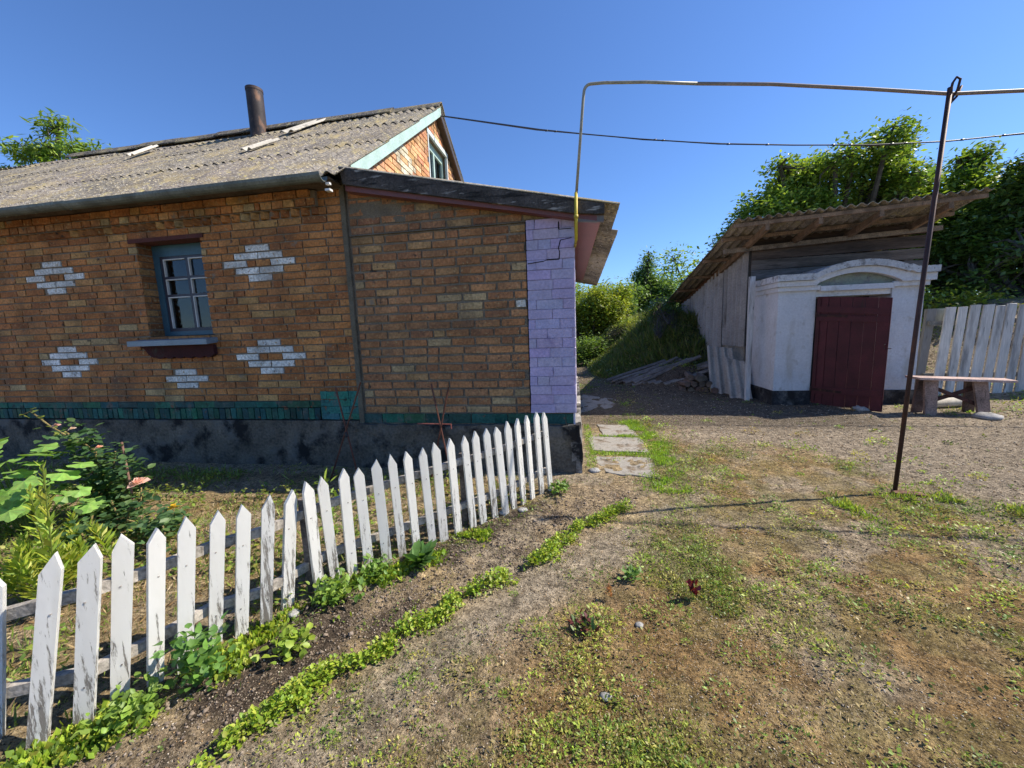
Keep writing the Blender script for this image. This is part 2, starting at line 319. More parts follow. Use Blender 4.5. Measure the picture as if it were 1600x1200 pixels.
# ------------------------------------------------------------------ brick walls
def fillrow(a, b, pitch, gap, off, head):
    out = []; u = a-off
    while u < b:
        l = pitch*(.5 if random.random() < head else 1)*R(.95, 1.05); s, e = max(u, a), min(u+l-gap, b)
        if e-s > .035: out.append((s, e))
        u += l
    return out
def bricks(mb, O, U, Nn, rows, intervals, pitch, gap, colf, prot=.0, jit=.0042, head=.15, forced=None, depth=.03):
    O = Vector(O); U = Vector(U); Nn = Vector(Nn)
    def put(s, e, z0, z1, col, ex=0):
        p = prot+R(-.003, .004)+ex; P = []
        for dz in (z0, z1):
            for u, d in ((s, p), (e, p), (e, -depth), (s, -depth)):
                P.append(O+U*(u+R(-jit, jit))+Nn*(d+R(-.0015, .0015))+Vector((0, 0, dz+R(-jit, jit))))
        if U.cross(Vector((0, 0, 1))).dot(Nn) < 0: P = [P[i] for i in (1, 0, 3, 2, 5, 4, 7, 6)]
        mb.hexa(P, col)
    for k, (z0, z1) in enumerate(rows):
        fr = (forced or {}).get(k, []); iv = intervals(k, z0, z1)
        for s, e, c in fr: put(s, e, z0, z1, c, .002)
        for a, b in iv:
            cuts = sorted([(s-gap, e+gap) for s, e, c in fr if s < b and e > a]); p = a
            for s, e in cuts+[(b, b)]:
                if s-p > .03:
                    for q0, q1 in fillrow(p, s, pitch, gap, (k % 2)*pitch/2+R(0, pitch*.25), head): put(q0, q1, z0, z1, colf((q0+q1)/2, z0))
                p = max(p, e)
BR = [(.42, .172, .055), (.40, .157, .05), (.43, .188, .065), (.37, .142, .048), (.41, .18, .068), (.34, .13, .046)]
BT = [(.44, .25, .095), (.43, .23, .085), (.42, .21, .078), (.42, .29, .14)]
def brickcol(u=0, z=0, tanp=.12):
    c = random.choice(BT if random.random() < tanp else BR); f = R(.85, 1.12); return (c[0]*f, c[1]*f, c[2]*f)
MO = (.25, .20, .145)
WH = (.68, .66, .61)
# ------------------------------------------------------------------ house
house = thing('brick_house', 'red brick house with white brick diamonds, grey corrugated roof and lean-to annex', 'house', (-2.35, 3.85, 0))
XL, XJ, YF = -13.0, -2.35, 3.85
WX0, WX1, WZ0, WZ1 = -5.03, -4.15, 1.55, 2.62
mb = MB(); BZ, BP = .76, .0795
rows = [(BZ+k*BP, BZ+k*BP+.0635) for k in range(25)]
forced = {}
def diamond(cx, k, pat=(1, 2, -1, 2, 1), bw=.285, g=.014):
    h = len(pat)//2; p = bw+g
    for i, n in enumerate(pat):
        kk = k+h-i; L = forced.setdefault(kk, [])
        us = {1: [0], 2: [-.5, .5], -1: [-1, 1]}[n]
        for u in us:
            f = R(.92, 1.06); x = cx-XL+u*p; L.append((x-bw/2, x+bw/2, (WH[0]*f, WH[1]*f, WH[2]*f)))
diamond(-6.30, 19); diamond(-3.44, 19); diamond(-6.32, 6); diamond(-3.43, 6); diamond(-4.60, 3, (1, 2, 1))
diamond(-9.6, 19); diamond(-9.6, 6)
def iv_main(k, z0, z1):
    if z1 > WZ0 and z0 < WZ1: return [(0, WX0-XL), (WX1-XL, XJ-.02-XL)]
    return [(0, XJ-.02-XL)]
bricks(mb, (XL, YF, 0), (1, 0, 0), (0, -1, 0), rows, iv_main, .285, .017, brickcol, forced=forced)
# corbelled courses: saw-tooth dentils, headers, stretchers
z = BZ+25*BP
u = .0
while u < XJ-XL-.35:
    c = brickcol(tanp=.2); cx = XL+u+.06; d = .058
    mb.prism([(cx-d, YF+.02, z), (cx, YF-d*R(.85, 1), z), (cx+d, YF+.02, z)], (0, 0, .068), c); u += .122
bricks(mb, (XL, YF, 0), (1, 0, 0), (0, -1, 0), [(z+.08, z+.147)], lambda k, a, b: [(0, XJ-.3-XL)], .137, .014, lambda a, b: brickcol(tanp=.25), prot=.062)
bricks(mb, (XL, YF, 0), (1, 0, 0), (0, -1, 0), [(z+.16, z+.227)], lambda k, a, b: [(0, XJ-.3-XL)], .285, .014, lambda a, b: brickcol(tanp=.2), prot=.08)
bricks(mb, (XL, YF, 0), (1, 0, 0), (0, -1, 0), [(z, z+.066), (z+.08, z+.147), (z+.16, z+.227)], lambda k, a, b: [(XJ-.31-XL, XJ-.02-XL)], .285, .014, brickcol, prot=.002)
# left reveal of the window and the right one
for xr, n in ((WX0, (1, 0, 0)), (WX1, (-1, 0, 0))):
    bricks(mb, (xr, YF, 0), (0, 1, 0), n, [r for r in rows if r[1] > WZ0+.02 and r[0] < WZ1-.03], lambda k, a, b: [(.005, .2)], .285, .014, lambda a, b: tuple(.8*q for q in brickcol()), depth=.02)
mb.build('front_brickwork', m_brick, house)
mb = MB(); T = .012   # mortar bed and wall core
def slab(x0, x1, z0, z1): mb.box((x0, YF+T, z0), (x1, YF+.36, z1), MO)
slab(XL, WX0-.011, .7, 3.0); slab(WX1+.011, XJ-.02, .7, 3.0); slab(WX0-.011, WX1+.011, .7, WZ0-.011); slab(WX0-.011, WX1+.011, WZ1+.02, 3.0)
mb.box((XL, YF-.045, z+.07), (XJ-.3, YF+T, z+.08), MO); mb.box((XL, YF-.045, z+.075), (XJ-.3, YF+T, z+.225), MO)
mb.box((XL, 10.3, 0), (XJ-.02, 10.6, 3.0), MO); mb.box((XL, 4.21, 0), (XL+.3, 10.3, 3.0), MO)
mb.build('wall_core', m_mortar, house)
# cement strip on the joint of house and annex
def rough_panel(mb, O, U, V, Nn, w, h, nx, nz, amp, col, fr=6, ragged=0, seed=0, thick=.05):
    O, U, V, Nn = map(Vector, (O, U, V, Nn)); base = len(mb.v)
    for j in range(nz+1):
        for i in range(nx+1):
            u = w*i/nx; v = h*j/nz
            d = amp*(float(fbm(u*fr+seed, v*fr, seed, 4))-.5)*2
            e = ragged*(float(fbm(u*7+seed, 3.3, seed+5, 3))-.5)*2*(j/nz)
            if j in (0, nz) or i in (0, nx): pass
            mb.v.append(tuple(O+U*u+V*(v+e)+Nn*d))
    for j in range(nz):
        for i in range(nx):
            a = base+j*(nx+1)+i; mb.f.append([a, a+1, a+nx+2, a+nx+1]); mb.c.append(col)
    top = [base+nz*(nx+1)+i for i in range(nx+1)]; b2 = len(mb.v)
    for i in top: mb.v.append(tuple(Vector(mb.v[i])-Nn*(thick+amp)))
    for i in range(nx): mb.f.append([top[i], top[i+1], b2+i+1, b2+i]); mb.c.append(col)
    for side in (0, nx):
        q = [base+j*(nx+1)+side for j in range(nz+1)]; b3 = len(mb.v)
        for i in q: mb.v.append(tuple(Vector(mb.v[i])-Nn*(thick+amp)))
        for j in range(nz):
            f = [q[j], q[j+1], b3+j+1, b3+j]; mb.f.append(f if side == 0 else f[::-1]); mb.c.append(col)
mb = MB(); rough_panel(mb, (-2.385, YF-.022, .5), (1, 0, 0), (0, 0, 1), (0, -1, 0), .052, 2.55, 3, 90, .008, (.16, .135, .095), 9, seed=3)
mb.build('cement_strip', m_mortar, house)
# plinth and teal band
mb = MB()
rough_panel(mb, (XL, YF-.03, -.15), (1, 0, 0), (0, 0, 1), (0, -1, 0), XJ-XL-.04, .68, 260, 20, .012, (.15, .125, .095), 5, seed=11)
rough_panel(mb, (XJ-.05, YF-.05, -.15), (1, 0, 0), (0, 0, 1), (0, -1, 0), 2.385, .645, 90, 24, .028, (.14, .125, .10), 5, ragged=.03, seed=23, thick=.08)
rough_panel(mb, (.035, YF-.05, -.15), (0, 1, 0), (0, 0, 1), (1, 0, 0), 4.2, .645, 90, 20, .03, (.30, .28, .25), 5, ragged=.03, seed=29, thick=.08)
mb.build('plinth', m_tar, house)
mb = MB(); TE = [(.022, .11, .09), (.028, .14, .11), (.015, .08, .065), (.035, .10, .075)]
tc = lambda a, b: tuple(q*R(.7, 1.15) for q in random.choice(TE))
bricks(mb, (XL, YF, 0), (1, 0, 0), (0, -1, 0), [(.545, .672)], lambda k, a, b: [(0, XJ-.04-XL)], .078, .012, tc, prot=.012, head=0)
bricks(mb, (XL, YF, 0), (1, 0, 0), (0, -1, 0), [(.682, .752)], lambda k, a, b: [(0, XJ-.04-XL)], .28, .006, tc, prot=.015)
bricks(mb, (-2.84, YF, 0), (1, 0, 0), (0, -1, 0), [(.545, .61), (.615, .69), (.695, .77), (.775, .862)], lambda k, a, b: [(0, .455)], .26, .005, lambda a, b: tuple(q*R(1, 1.5) for q in TE[1]), prot=.02)
bricks(mb, (XJ, YF, 0), (1, 0, 0), (0, -1, 0), [(.505, .605)], lambda k, a, b: [(0, 2.33)], .25, .006, tc, prot=.004)
mb.build('teal_band', m_teal, house)
# annex
mb = MB()
rows2 = [(.622+k*.0895, .622+k*.0895+.064) for k in range(21)]
ac = lambda a, b: tuple(q*.78+w_*.2 for q, w_ in zip(brickcol(tanp=.16), MO))
bricks(mb, (XJ+.045, YF, 0), (1, 0, 0), (0, -1, 0), rows2, lambda k, a, b: [(0, -.47-XJ-.045)], .262, .022, ac, jit=.004, head=.12, forced={12: [(-.58-XJ-.045, -.49-XJ-.045, (.55, .52, .45))]})
def annroof(x): return 3.04-.2155*(x+2.24)   # underside line of the annex roof
rows3 = [(2.515+k*.0895, 2.515+k*.0895+.062) for k in range(6)]
def iv3(k, z0, z1):
    x1 = min(-.0, -2.24+(3.04-.04-z1)/.2155); return [(0, x1-XJ-.045)] if x1 > -2.2 else []
bricks(mb, (XJ+.045, YF, 0), (1, 0, 0), (0, -1, 0), rows3, iv3, .262, .022, lambda a, b: tuple(q*.75+.03 for q in brickcol(tanp=.3)), jit=.004, prot=-.004)
mb.build('annex_brickwork', m_brick, house)
mb = MB()
mb.prism([(XJ-.02, YF+.014, .45), (-.03, YF+.014, .45), (-.03, YF+.014, annroof(-.03)-.02), (XJ-.02, YF+.014, annroof(XJ)-.02)], (0, .3, 0), MO)
mb.box((XJ+.03, YF-.012, 2.494), (-.46, YF+.014, 2.507), (.15, .125, .095))
# smeared mortar above the belt
rough_panel(mb, (XJ+.05, YF+.006, 2.60), (1, 0, 0), (0, 0, 1), (0, -1, 0), 1.1, .22, 60, 14, .016, (.21, .17, .12), 6, seed=41, thick=.01)
mb.box((-.335, 4.16, .0), (-.035, 8.2, 2.42), MO); mb.box((XJ, 8.0, 0), (-.34, 8.2, 2.42), MO)
mb.build('annex_wall_core', m_mortar, house)
# lilac pilaster
mb = MB(); LI = (.45, .385, .55)
lc = lambda a, b: tuple(q*R(.93, 1.05) for q in LI)
rl = [(.622+k*.0945, .622+k*.0945+.088) for k in range(20)]
bricks(mb, (-.462, YF, 0), (1, 0, 0), (0, -1, 0), rl, lambda k, a, b: [(0, .452)], .25, .006, lc, prot=.022, jit=.0025)
mb.box((-.458, YF-.014, .62), (-.012, YF+.012, 2.48), tuple(q*.8 for q in LI))
mb.build('lilac_pilaster', m_lilac, house)
mb = MB(); PW = (.66, .62, .72)  # paler lilac: sunlight on this side face is put into its colour
bricks(mb, (-.012, YF, 0), (0, 1, 0), (1, 0, 0), rl, lambda k, a, b: [(0, 4.3)], .25, .006, lambda a, b: tuple(q*R(.93, 1.05) for q in PW), prot=.008)
mb.box((-.034, YF-.01, .5), (-.016, 8.2, 2.49), tuple(q*.85 for q in PW))
mb.build('side_wall', m_lilac, house)
mb = MB()   # cracks
def crack(pts, w=.006):
    for a, b in zip(pts[:-1], pts[1:]): mb.bar((a[0], YF-.026, a[1]), (b[0], YF-.026, b[1]), w*R(.6, 1.4), .004, up=(0, 1, 0), col=(.015, .012, .015))
crack([(-.455, 2.10), (-.30, 2.115), (-.27, 2.125), (-.15, 2.125), (-.145, 2.19), (-.155, 2.23), (-.135, 2.30), (-.03, 2.315)], .008)
crack([(-.15, 2.40), (-.15, 2.47)], .01); crack([(-.15, 2.40), (-.03, 2.40)], .005)
mb.box((-.474, YF-.004, .62), (-.462, YF+.01, 2.5), (.01, .01, .01))
mb.build('crack', m_mortar, house)
# gable wall (faces +x)
RY, RZ, EY, EZ = 6.85, 5.31, 3.62, 3.02
SF = (RZ-EZ)/(RY-EY); SB = .62
def gy_lim(z): return EY+(z+.13-EZ)/SF, RY+(RZ-z-.13)/SB
mb = MB(); rg = [(2.75+k*.0795, 2.75+k*.0795+.066) for k in range(32)]
GW = (6.42, 7.40, 3.6, 4.72)
fg = {}
XG = XJ+.0
def gd(cy, k, n):
    for i, c in enumerate(n):
        for uu in {1: [0], 2: [-.5, .5], -1: [-1, 1]}[c]: fg.setdefault(k+len(n)//2-i, []).append((cy+uu*.262-.124-3.85, cy+uu*.262+.124-3.85, (.62, .56, .42)))
gd(5.45, 14, (1, 2, -1, 2, 1)); gd(6.1, 12, (1, 2, 1))
def ivg(k, z0, z1):
    a, b = gy_lim(z1); a = max(a, 3.87); b = min(b, 10.3); L = []
    if b-a < .1: return L
    if z1 > GW[2] and z0 < GW[3]: L = [(a-3.85, GW[0]-3.85), (GW[1]-3.85, b-3.85)]
    else: L = [(a-3.85, b-3.85)]
    return [q for q in L if q[1]-q[0] > .04]
GB = [(.56, .27, .13), (.60, .32, .16), (.50, .23, .11), (.62, .38, .20)]
bricks(mb, (XG, 3.85, 0), (0, 1, 0), (1, 0, 0), rg, ivg, .262, .013, lambda a, b: tuple(q*R(.85, 1.1) for q in random.choice(GB)), forced=fg)
mb.build('gable_brickwork', m_brick, house)
mb = MB(); xg = XG-.012
def gp(x, y0, y1, z0, z1f): pass
P = [(xg, 3.87, 0), (xg, 10.3, 0), (xg, 10.3, 3.02), (xg, RY+(RZ-3.75-.12)/SB, 3.75), (xg, GW[1]+.011, 3.6), (xg, GW[1]+.011, 3.6)]
mb.prism([(xg, 4.22, 0), (xg, 10.28, 0), (xg, 10.28, 3.05), (xg, RY+(RZ-3.6-.14)/SB, 3.6), (xg, EY+(3.6+.14-EZ)/SF, 3.6), (xg, 4.22, 3.32)], (-.3, 0, 0), MO)
mb.prism([(xg, EY+(3.6+.14-EZ)/SF, 3.6), (xg, GW[0]-.011, 3.6), (xg, GW[0]-.011, 4.9), (xg, EY+(4.9+.14-EZ)/SF, 4.9)], (-.3, 0, 0), MO)
mb.prism([(xg, GW[1]+.011, 3.6), (xg, RY+(RZ-3.6-.14)/SB, 3.6), (xg, RY+(RZ-4.72-.14)/SB, 4.72), (xg, GW[1]+.011, 4.72)], (-.3, 0, 0), MO)
mb.prism([(xg, GW[0]-.011, 4.73), (xg, RY+(RZ-4.73-.14)/SB, 4.73), (xg, RY, RZ-.15), (xg, GW[0]-.011, EZ+SF*(GW[0]-EY)-.14)], (-.3, 0, 0), MO)
mb.build('gable_core', m_mortar, house)
# gable window
MINT = (.42, .56, .49)
mb = MB(); x0, x1 = XG-.14, XG-.08
y0, y1, z0, z1 = GW
for a, b in (((y0, z0), (y0+.07, z1)), ((y1-.07, z0), (y1, z1)), ((y0+.07, z1-.13), (y1-.07, z1)), ((y0+.07, z0), (y1-.07, z0+.07)), (((y0+y1)/2-.03, z0+.07), ((y0+y1)/2+.03, z1-.13))):
    mb.box((x0, a[0], a[1]), (x1, b[0], b[1]), MINT)
mb.box((XG-.02, y0-.02, z1-.005), (XG+.015, y1+.02, z1+.07), (.6, .66, .62)); mb.box((XG-.03, y0, z0), (XG+.012, y0+.035, z1-.006), (.62, .66, .64)); mb.box((XG-.03, y1-.035, z0), (XG+.012, y1, z1-.006), (.62, .66, .64))
gw = mb.build('gable_window', m_paint, house)
for q in (0, 1):
    mb = MB(); a = y0+.07+q*((y1-y0)/2-.04); mb.box((x0+.02, a, z0+.07), (x0+.028, a+(y1-y0)/2-.1, z1-.13)); mb.build('pane', m_glass, gw)
mb = MB(); mb.box((x0-.2, y0-.1, z0-.1), (x0-.18, y1+.1, z1+.1), (.18, .2, .24)); mb.build('curtain', m_cloth, gw)
# front window
mb = MB(); fy = YF+.17; TB = (.04, .10, .135)
def fr(xa, xb, za, zb, y=fy, d=.06, c=TB): mb.box((xa, y, za), (xb, y+d, zb), c)
fr(WX0, WX0+.085, WZ0, WZ1); fr(WX1-.06, WX1, WZ0, WZ1); fr(WX0+.085, WX1-.06, WZ1-.13, WZ1); fr(WX0+.085, WX1-.06, WZ0, WZ0+.05)
mxa, mxb = WX0+.13, WX1-.1; mid = (mxa+mxb)/2+.01; DK = (.035, .03, .045)
zz = [WZ0+.09, 2.03, 2.24, 2.46]
fr(WX0+.085, mxa, WZ0+.05, WZ1-.13, fy+.01, .04, DK); fr(mxb, WX1-.06, WZ0+.05, WZ1-.13, fy+.01, .04, DK)
fr(mxa, mxb, WZ0+.05, zz[0], fy+.01, .04, DK); fr(mxa, mxb, zz[3], WZ1-.13, fy+.01, .04, DK)
fr(mid-.02, mid+.02, zz[0], zz[3], fy+.008, .04, DK)
for q in (1, 2):
    for a, b in ((mxa, mid-.02), (mid+.02, mxb)): fr(a, b, zz[q]-.015, zz[q]+.015, fy+.011, .04, DK)
win = mb.build('window', m_paint, house)
for q in range(3):
    for a, b in ((mxa, mid-.02), (mid+.02, mxb)):
        za, zb = zz[q]+(.015 if q else 0), zz[q+1]-(.015 if q < 2 else 0)
        mb = MB(); mb.box((a, fy+.03, za), (b, fy+.034, zb)); mb.build('pane', m_glass, win)
        mb = MB(); mb.box((a, fy+.004, za), (a+.011, fy+.03, zb), (.62, .6, .56)); mb.box((a+.011, fy+.004, zb-.011), (b-.01, fy+.03, zb), (.62, .6, .56))
        mb.build('putty', m_paint, win)
mb = MB()
def curtain(xa, xb, za, zb, col, y=fy+.10):
    n = 24; V = []
    for i in range(n+1): V.append((xa+(xb-xa)*i/n, y+.012*math.sin(i*1.7)))
    for i in range(n): mb.add([(V[i][0], V[i][1], za), (V[i+1][0], V[i+1][1], za), (V[i+1][0], V[i+1][1], zb), (V[i][0], V[i][1], zb)], [(0, 1, 2, 3)], col)
curtain(WX0+.1, WX0+.32, WZ0, 2.6, (.04, .20, .62)); curtain(WX0+.40, WX0+.52, WZ0, 2.05, (.8, .68, .74), fy+.09); curtain(mid+.03, WX1, WZ0, 2.15, (.42, .58, .58)); curtain(mid-.1, WX1, 2.15, 2.6, (.22, .26, .32), fy+.13)
mb.build('curtain', m_cloth, win)
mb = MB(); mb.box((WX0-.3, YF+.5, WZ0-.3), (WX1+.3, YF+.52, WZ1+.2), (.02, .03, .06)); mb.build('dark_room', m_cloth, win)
mb = MB(); mb.box((WX0-.09, YF-.012, WZ1+.0), (WX1+.05, YF+.16, WZ1+.045), (.13, .045, .04)); mb.build('lintel', m_mortar, house)
mb = MB(); mb.hexa([(WX0-.16, YF-.14, 1.435), (WX1+.05, YF-.14, 1.435), (WX1+.05, YF+.17, 1.47), (WX0-.16, YF+.17, 1.47), (WX0-.16, YF-.14, 1.495), (WX1+.05, YF-.14, 1.495), (WX1+.05, YF+.17, 1.53), (WX0-.16, YF+.17, 1.53)], (.20, .25, .29))
mb.build('window_sill', m_paint, house)
mb = MB(); px_ = []; xa, xb = WX0-.05, WX1+.03
n = 42
for i in range(n+1):
    t_ = i/n; x = xa+(xb-xa)*t_; px_.append((x, YF-.05, 1.30-.022*abs(math.sin(t_*math.pi*7))+.10*max(0, 1-t_*8)+.02*max(0, t_*10-9)))
mb.prism([(xb+.0, YF-.05, 1.43), (xa-.06, YF-.05, 1.43)]+px_, (0, .05, 0), (.06, .016, .016)); mb.build('sill_apron', m_mortar, house)
# --- house roof: overlapping rows of corrugated sheets
def corr(mb, P00, P10, P01, P11, waves, amp, nv=3, seg=8, th=.008, col=(1, 1, 1), phase=0, sharp=1):
    P00, P10, P01, P11 = map(Vector, (P00, P10, P01, P11)); nu = int(waves*seg)
    nrm = (P10-P00).cross(P01-P00).normalized()
    if nrm.z < 0 and abs(nrm.z) > .2: nrm = -nrm
    b0 = len(mb.v)
    for lay in (0, 1):
        for j in range(nv+1):
            for i in range(nu+1):
                u = i/nu; v = j/nv; p = P00*(1-u)*(1-v)+P10*u*(1-v)+P01*(1-u)*v+P11*u*v
                mb.v.append(tuple(p+nrm*(amp*math.copysign(abs(math.sin(2*math.pi*(waves*u+phase)))**sharp, math.sin(2*math.pi*(waves*u+phase)))-lay*th)))
    s = nu+1; off = s*(nv+1)
    for j in range(nv):
        for i in range(nu):
            a = b0+j*s+i; mb.f.append([a, a+1, a+s+1, a+s]); mb.c.append(col); a += off; mb.f.append([a, a+s, a+s+1, a+1]); mb.c.append(col)
    for j in (0, nv):
        for i in range(nu): a = b0+j*s+i; mb.f.append([a, a+off, a+off+1, a+1]); mb.c.append(tuple(q*.9 for q in col))
    for i in (0, nu):
        for j in range(nv): a = b0+j*s+i; mb.f.append([a, a+s, a+off+s, a+off]); mb.c.append(col)
mb = MB()
fr_rows = [(0, .36), (.335, .68), (.655, .93), (.90, 1.0)]
sw = 1.13*.96; xr = XG+.13
for ri, (f0, f1) in enumerate(fr_rows):
    x = xr; k = 0
    while x > XL-.3:
        lift = .012+.016*(1 if True else 0); c = R(.85, 1.12); col = (.165*c, .146*c*R(.97, 1.03), .125*c)
        if ri == 0: col = tuple(q*1.12 for q in col)
        def P(xx, f, l): return (xx, EY-.06+(RY-EY+.06)*f, EZ-.03+(RZ-EZ+.03)*f+l)
        s0 = -.06*(x-xr > -9)*0
        dj = R(-.02, .02); lo = R(.008, .026)
        sag = -.05*math.sin(min(1, (xr-x)/9)*math.pi)-.17*max(0, (-9.2-x)/3)**1.5*f1
        corr(mb, P(x-sw-.03, f0+dj/3, lo+sag), P(x, f0+dj/3, lo+.006+sag), P(x-sw-.03, f1, .004+sag), P(x, f1, .008+sag), 8, .020, nv=4, col=col)
        x -= sw; k += 1
# rear slope
for k in range(10):
    x = xr-k*sw; c = R(.85, 1.1)
    corr(mb, (x-sw, RY, RZ-.02), (x, RY, RZ-.02), (x-sw, 10.8, RZ-(10.8-RY)*SB), (x, 10.8, RZ-(10.8-RY)*SB), 8, .026, nv=2, col=(.24*c, .21*c, .17*c))
roof = mb.build('roof', m_asb, house)
mb = MB()   # ridge cap in short lapped lengths
x = xr+.01; sl = .9
while x > -9.4:
    dz = R(-.012, .012); prof = [(-.17, -.115), (-.08, -.02), (0, .035), (.08, -.02), (.17, -.115)]
    P = [(x, RY+a, RZ+.05+b+dz) for a, b in prof]+[(x, RY+a*.95, RZ+.035+b+dz) for a, b in prof[::-1]]
    mb.prism(P, (-sl, 0, R(-.01, .01)), (.07, .06, .055)); x -= sl*.97
mb.build('ridge_cap', m_asb, roof)
mb = MB()   # pale patches where newer sheet strips were laid
def roofpt(x, f, l): return (x, EY+(RY-EY)*f, EZ+(RZ-EZ)*f+l)
for xa, fa, xb, fb, wd, lf in ((-4.62, .76, -4.42, .985, .26, .06), (-4.52, .45, -4.36, .57, .17, .06), (-7.5, .70, -7.62, .87, .16, .06)):
    corr(mb, roofpt(xa-wd/2, fa, lf), roofpt(xa+wd/2, fa, lf), roofpt(xb-wd/2, fb, lf+.005), roofpt(xb+wd/2, fb, lf+.005), 1.5, .02, nv=4, col=(.55, .50, .42))
mb.build('roof_patch', m_asbclean, roof)
# rake boards (mint) and gutter
mb = MB(); xk0, xk1 = XG+.09, XG+.115
def rake(y0, z0, y1, z1, h, col): mb.prism([(xk0, y0, z0), (xk0, y1, z1), (xk0, y1, z1-h), (xk0, y0, z0-h)], (xk1-xk0, 0, 0), col)
rake(EY+.22, EZ-.005+SF*.24, RY, RZ+.0, .15, MINT); rake(RY, RZ+.0, 10.75, RZ-(10.75-RY)*SB, .045, MINT); xk1 -= .003; rake(RY+.01, RZ-.05, 10.75, RZ-.05-(10.75-RY)*SB, .11, (.07, .05, .035)); xk1 += .003
mb.prism([(xk0-.0, EY+.2, EZ+SF*.2-.03), (xk0, RY-.01, RZ-.04), (xk0, RY-.01, RZ-.06), (xk0, EY+.2, EZ+SF*.2-.05)], (-.13, 0, 0), (.10, .07, .05))
mb.prism([(xk0-.0, RY+.01, RZ-.04), (xk0, 10.7, RZ-3.85*SB-.04), (xk0, 10.7, RZ-3.85*SB-.06), (xk0, RY+.01, RZ-.06)], (-.13, 0, 0), (.12, .08, .05))
mb.build('rake_board', m_paint, house)
mb = MB(); cy, cz, r_ = EY-.10, EZ-.028, .066; x = xr-.12
while x > XL:
    prof = [(cy+r_*math.cos(a), cz+r_*math.sin(a)) for a in np.linspace(math.pi, 2*math.pi, 9)]; pr2 = [(cy+(r_-.006)*math.cos(a), cz+(r_-.006)*math.sin(a)) for a in np.linspace(2*math.pi, math.pi, 9)]
    dz = R(-.004, .004); P = [(x, a, b+dz) for a, b in prof+pr2]; n = len(P)
    Q = [(x-1.52, a, b+dz) for a, b in prof+pr2]
    mb.add(P+Q, [[i, (i+1) % n, n+(i+1) % n, n+i] for i in range(n)]+[list(range(n))], (.16, .18, .17))
    mb.tube([(x-.01, cy+.0, cz)] and [(x-.0, cy, cz-r_-.004), (x-.03, cy, cz-r_-.004)], .004, 4, (.1, .11, .1)); x -= 1.5
gut = mb.build('gutter', m_zinc, house)
mb = MB(); mb.box((XJ-.0, EY-.08, EZ-.17), (XJ+.05, EY-.03, EZ-.15), (.7, .68, .65)); mb.box((XJ+.005, EY-.07, EZ-.11), (XJ+.045, EY-.04, EZ-.09), (.7, .68, .65))
mb.build('insulator', m_paint, house)
mb = MB()   # soffit
mb.box((XL, EY, EZ-.03), (XJ+.0, YF, EZ-.01), (.12, .09, .07)); mb.build('eaves_soffit', m_wood, house)
# chimney flue
mb = MB(); mb.tube([(-5.62, 6.66, 5.0), (-5.62, 6.66, 5.90)], .135, 28, (.05, .04, .04), cap=False); mb.tube([(-5.62, 6.66, 5.90), (-5.62, 6.66, 5.0)], .125, 28, (.02, .018, .018), cap=False)
mb.tube([(-5.62, 6.66, 5.86), (-5.62, 6.66, 5.905)], .14, 28, (.08, .055, .05), cap=False)
mb.build('chimney_flue', m_chim, house, smooth=True)
# annex roof, fascia, soffit
mb = MB(); top = lambda x: 3.115-.2155*(x+2.24)
y = 3.70; k = 0
while y < 8.3:
    xe = .40 if y < 4.5 else .47; wv = 7; ln = .13*wv*.97; c = R(.9, 1.1); zt = -.02*k
    corr(mb, (XJ+.06, y, top(XJ+.06)+zt), (XJ+.06, y+ln, top(XJ+.06)+zt), (xe, y, top(xe)+zt-.0), (xe, y+ln, top(xe)+zt-.015), wv, .02, nv=3, col=(.36*c, .32*c, .26*c), phase=.1*k); y += ln*.98; k += 1
ar = mb.build('annex_roof', m_asb, house)
mb = MB(); mb.prism([(-2.28, 3.69, top(-2.28)-.015), (.265, 3.69, top(.265)-.018), (.265, 3.69, top(.265)-.105), (.19, 3.69, top(.19)-.115), (.0, 3.69, top(0)-.135), (-2.25, 3.69, top(-2.25)-.165)], (0, .035, 0), (.075, .065, .058))
mb.build('fascia_board', m_fascia, ar)
mb = MB(); mb.prism([(-2.25, 3.727, top(-2.25)-.16), (.2, 3.727, top(.2)-.12), (.2, 3.727, top(.2)-.165), (-2.25, 3.727, top(-2.25)-.215)], (0, .1, 0), (.16, .05, .04))
mb.prism([(.0, 3.728, top(.0)-.137), (.262, 3.728, top(.262)-.108), (.262, 3.728, top(.262)-.165), (.0, 3.728, top(.0)-.20)], (0, .03, 0), (.14, .12, .11))
mb.build('red_under_board', m_paint, ar)
mb = MB(); za = lambda x: top(x)-.075
mb.hexa([(-.02, 3.79, za(0)-.03), (.25, 3.79, za(.25)-.03), (.14, 7.6, za(.14)-.16), (-.02, 7.6, za(0)-.16), (-.02, 3.79, za(0)-.015), (.25, 3.79, za(.25)-.015), (.14, 7.6, za(.14)-.145), (-.02, 7.6, za(0)-.145)], (.25, .065, .045))
mb.build('red_soffit', m_paint, ar)
mb = MB(); mb.prism([(-2.2, 3.93, top(-2.2)+.03), (-.56, 3.93, top(-.56)+.03), (-.56, 3.93, top(-.56)+.075), (-2.2, 3.93, top(-2.2)+.06)], (0, .9, .05), (.03, .028, .028))
mb.build('roofing_felt', m_tar, ar)
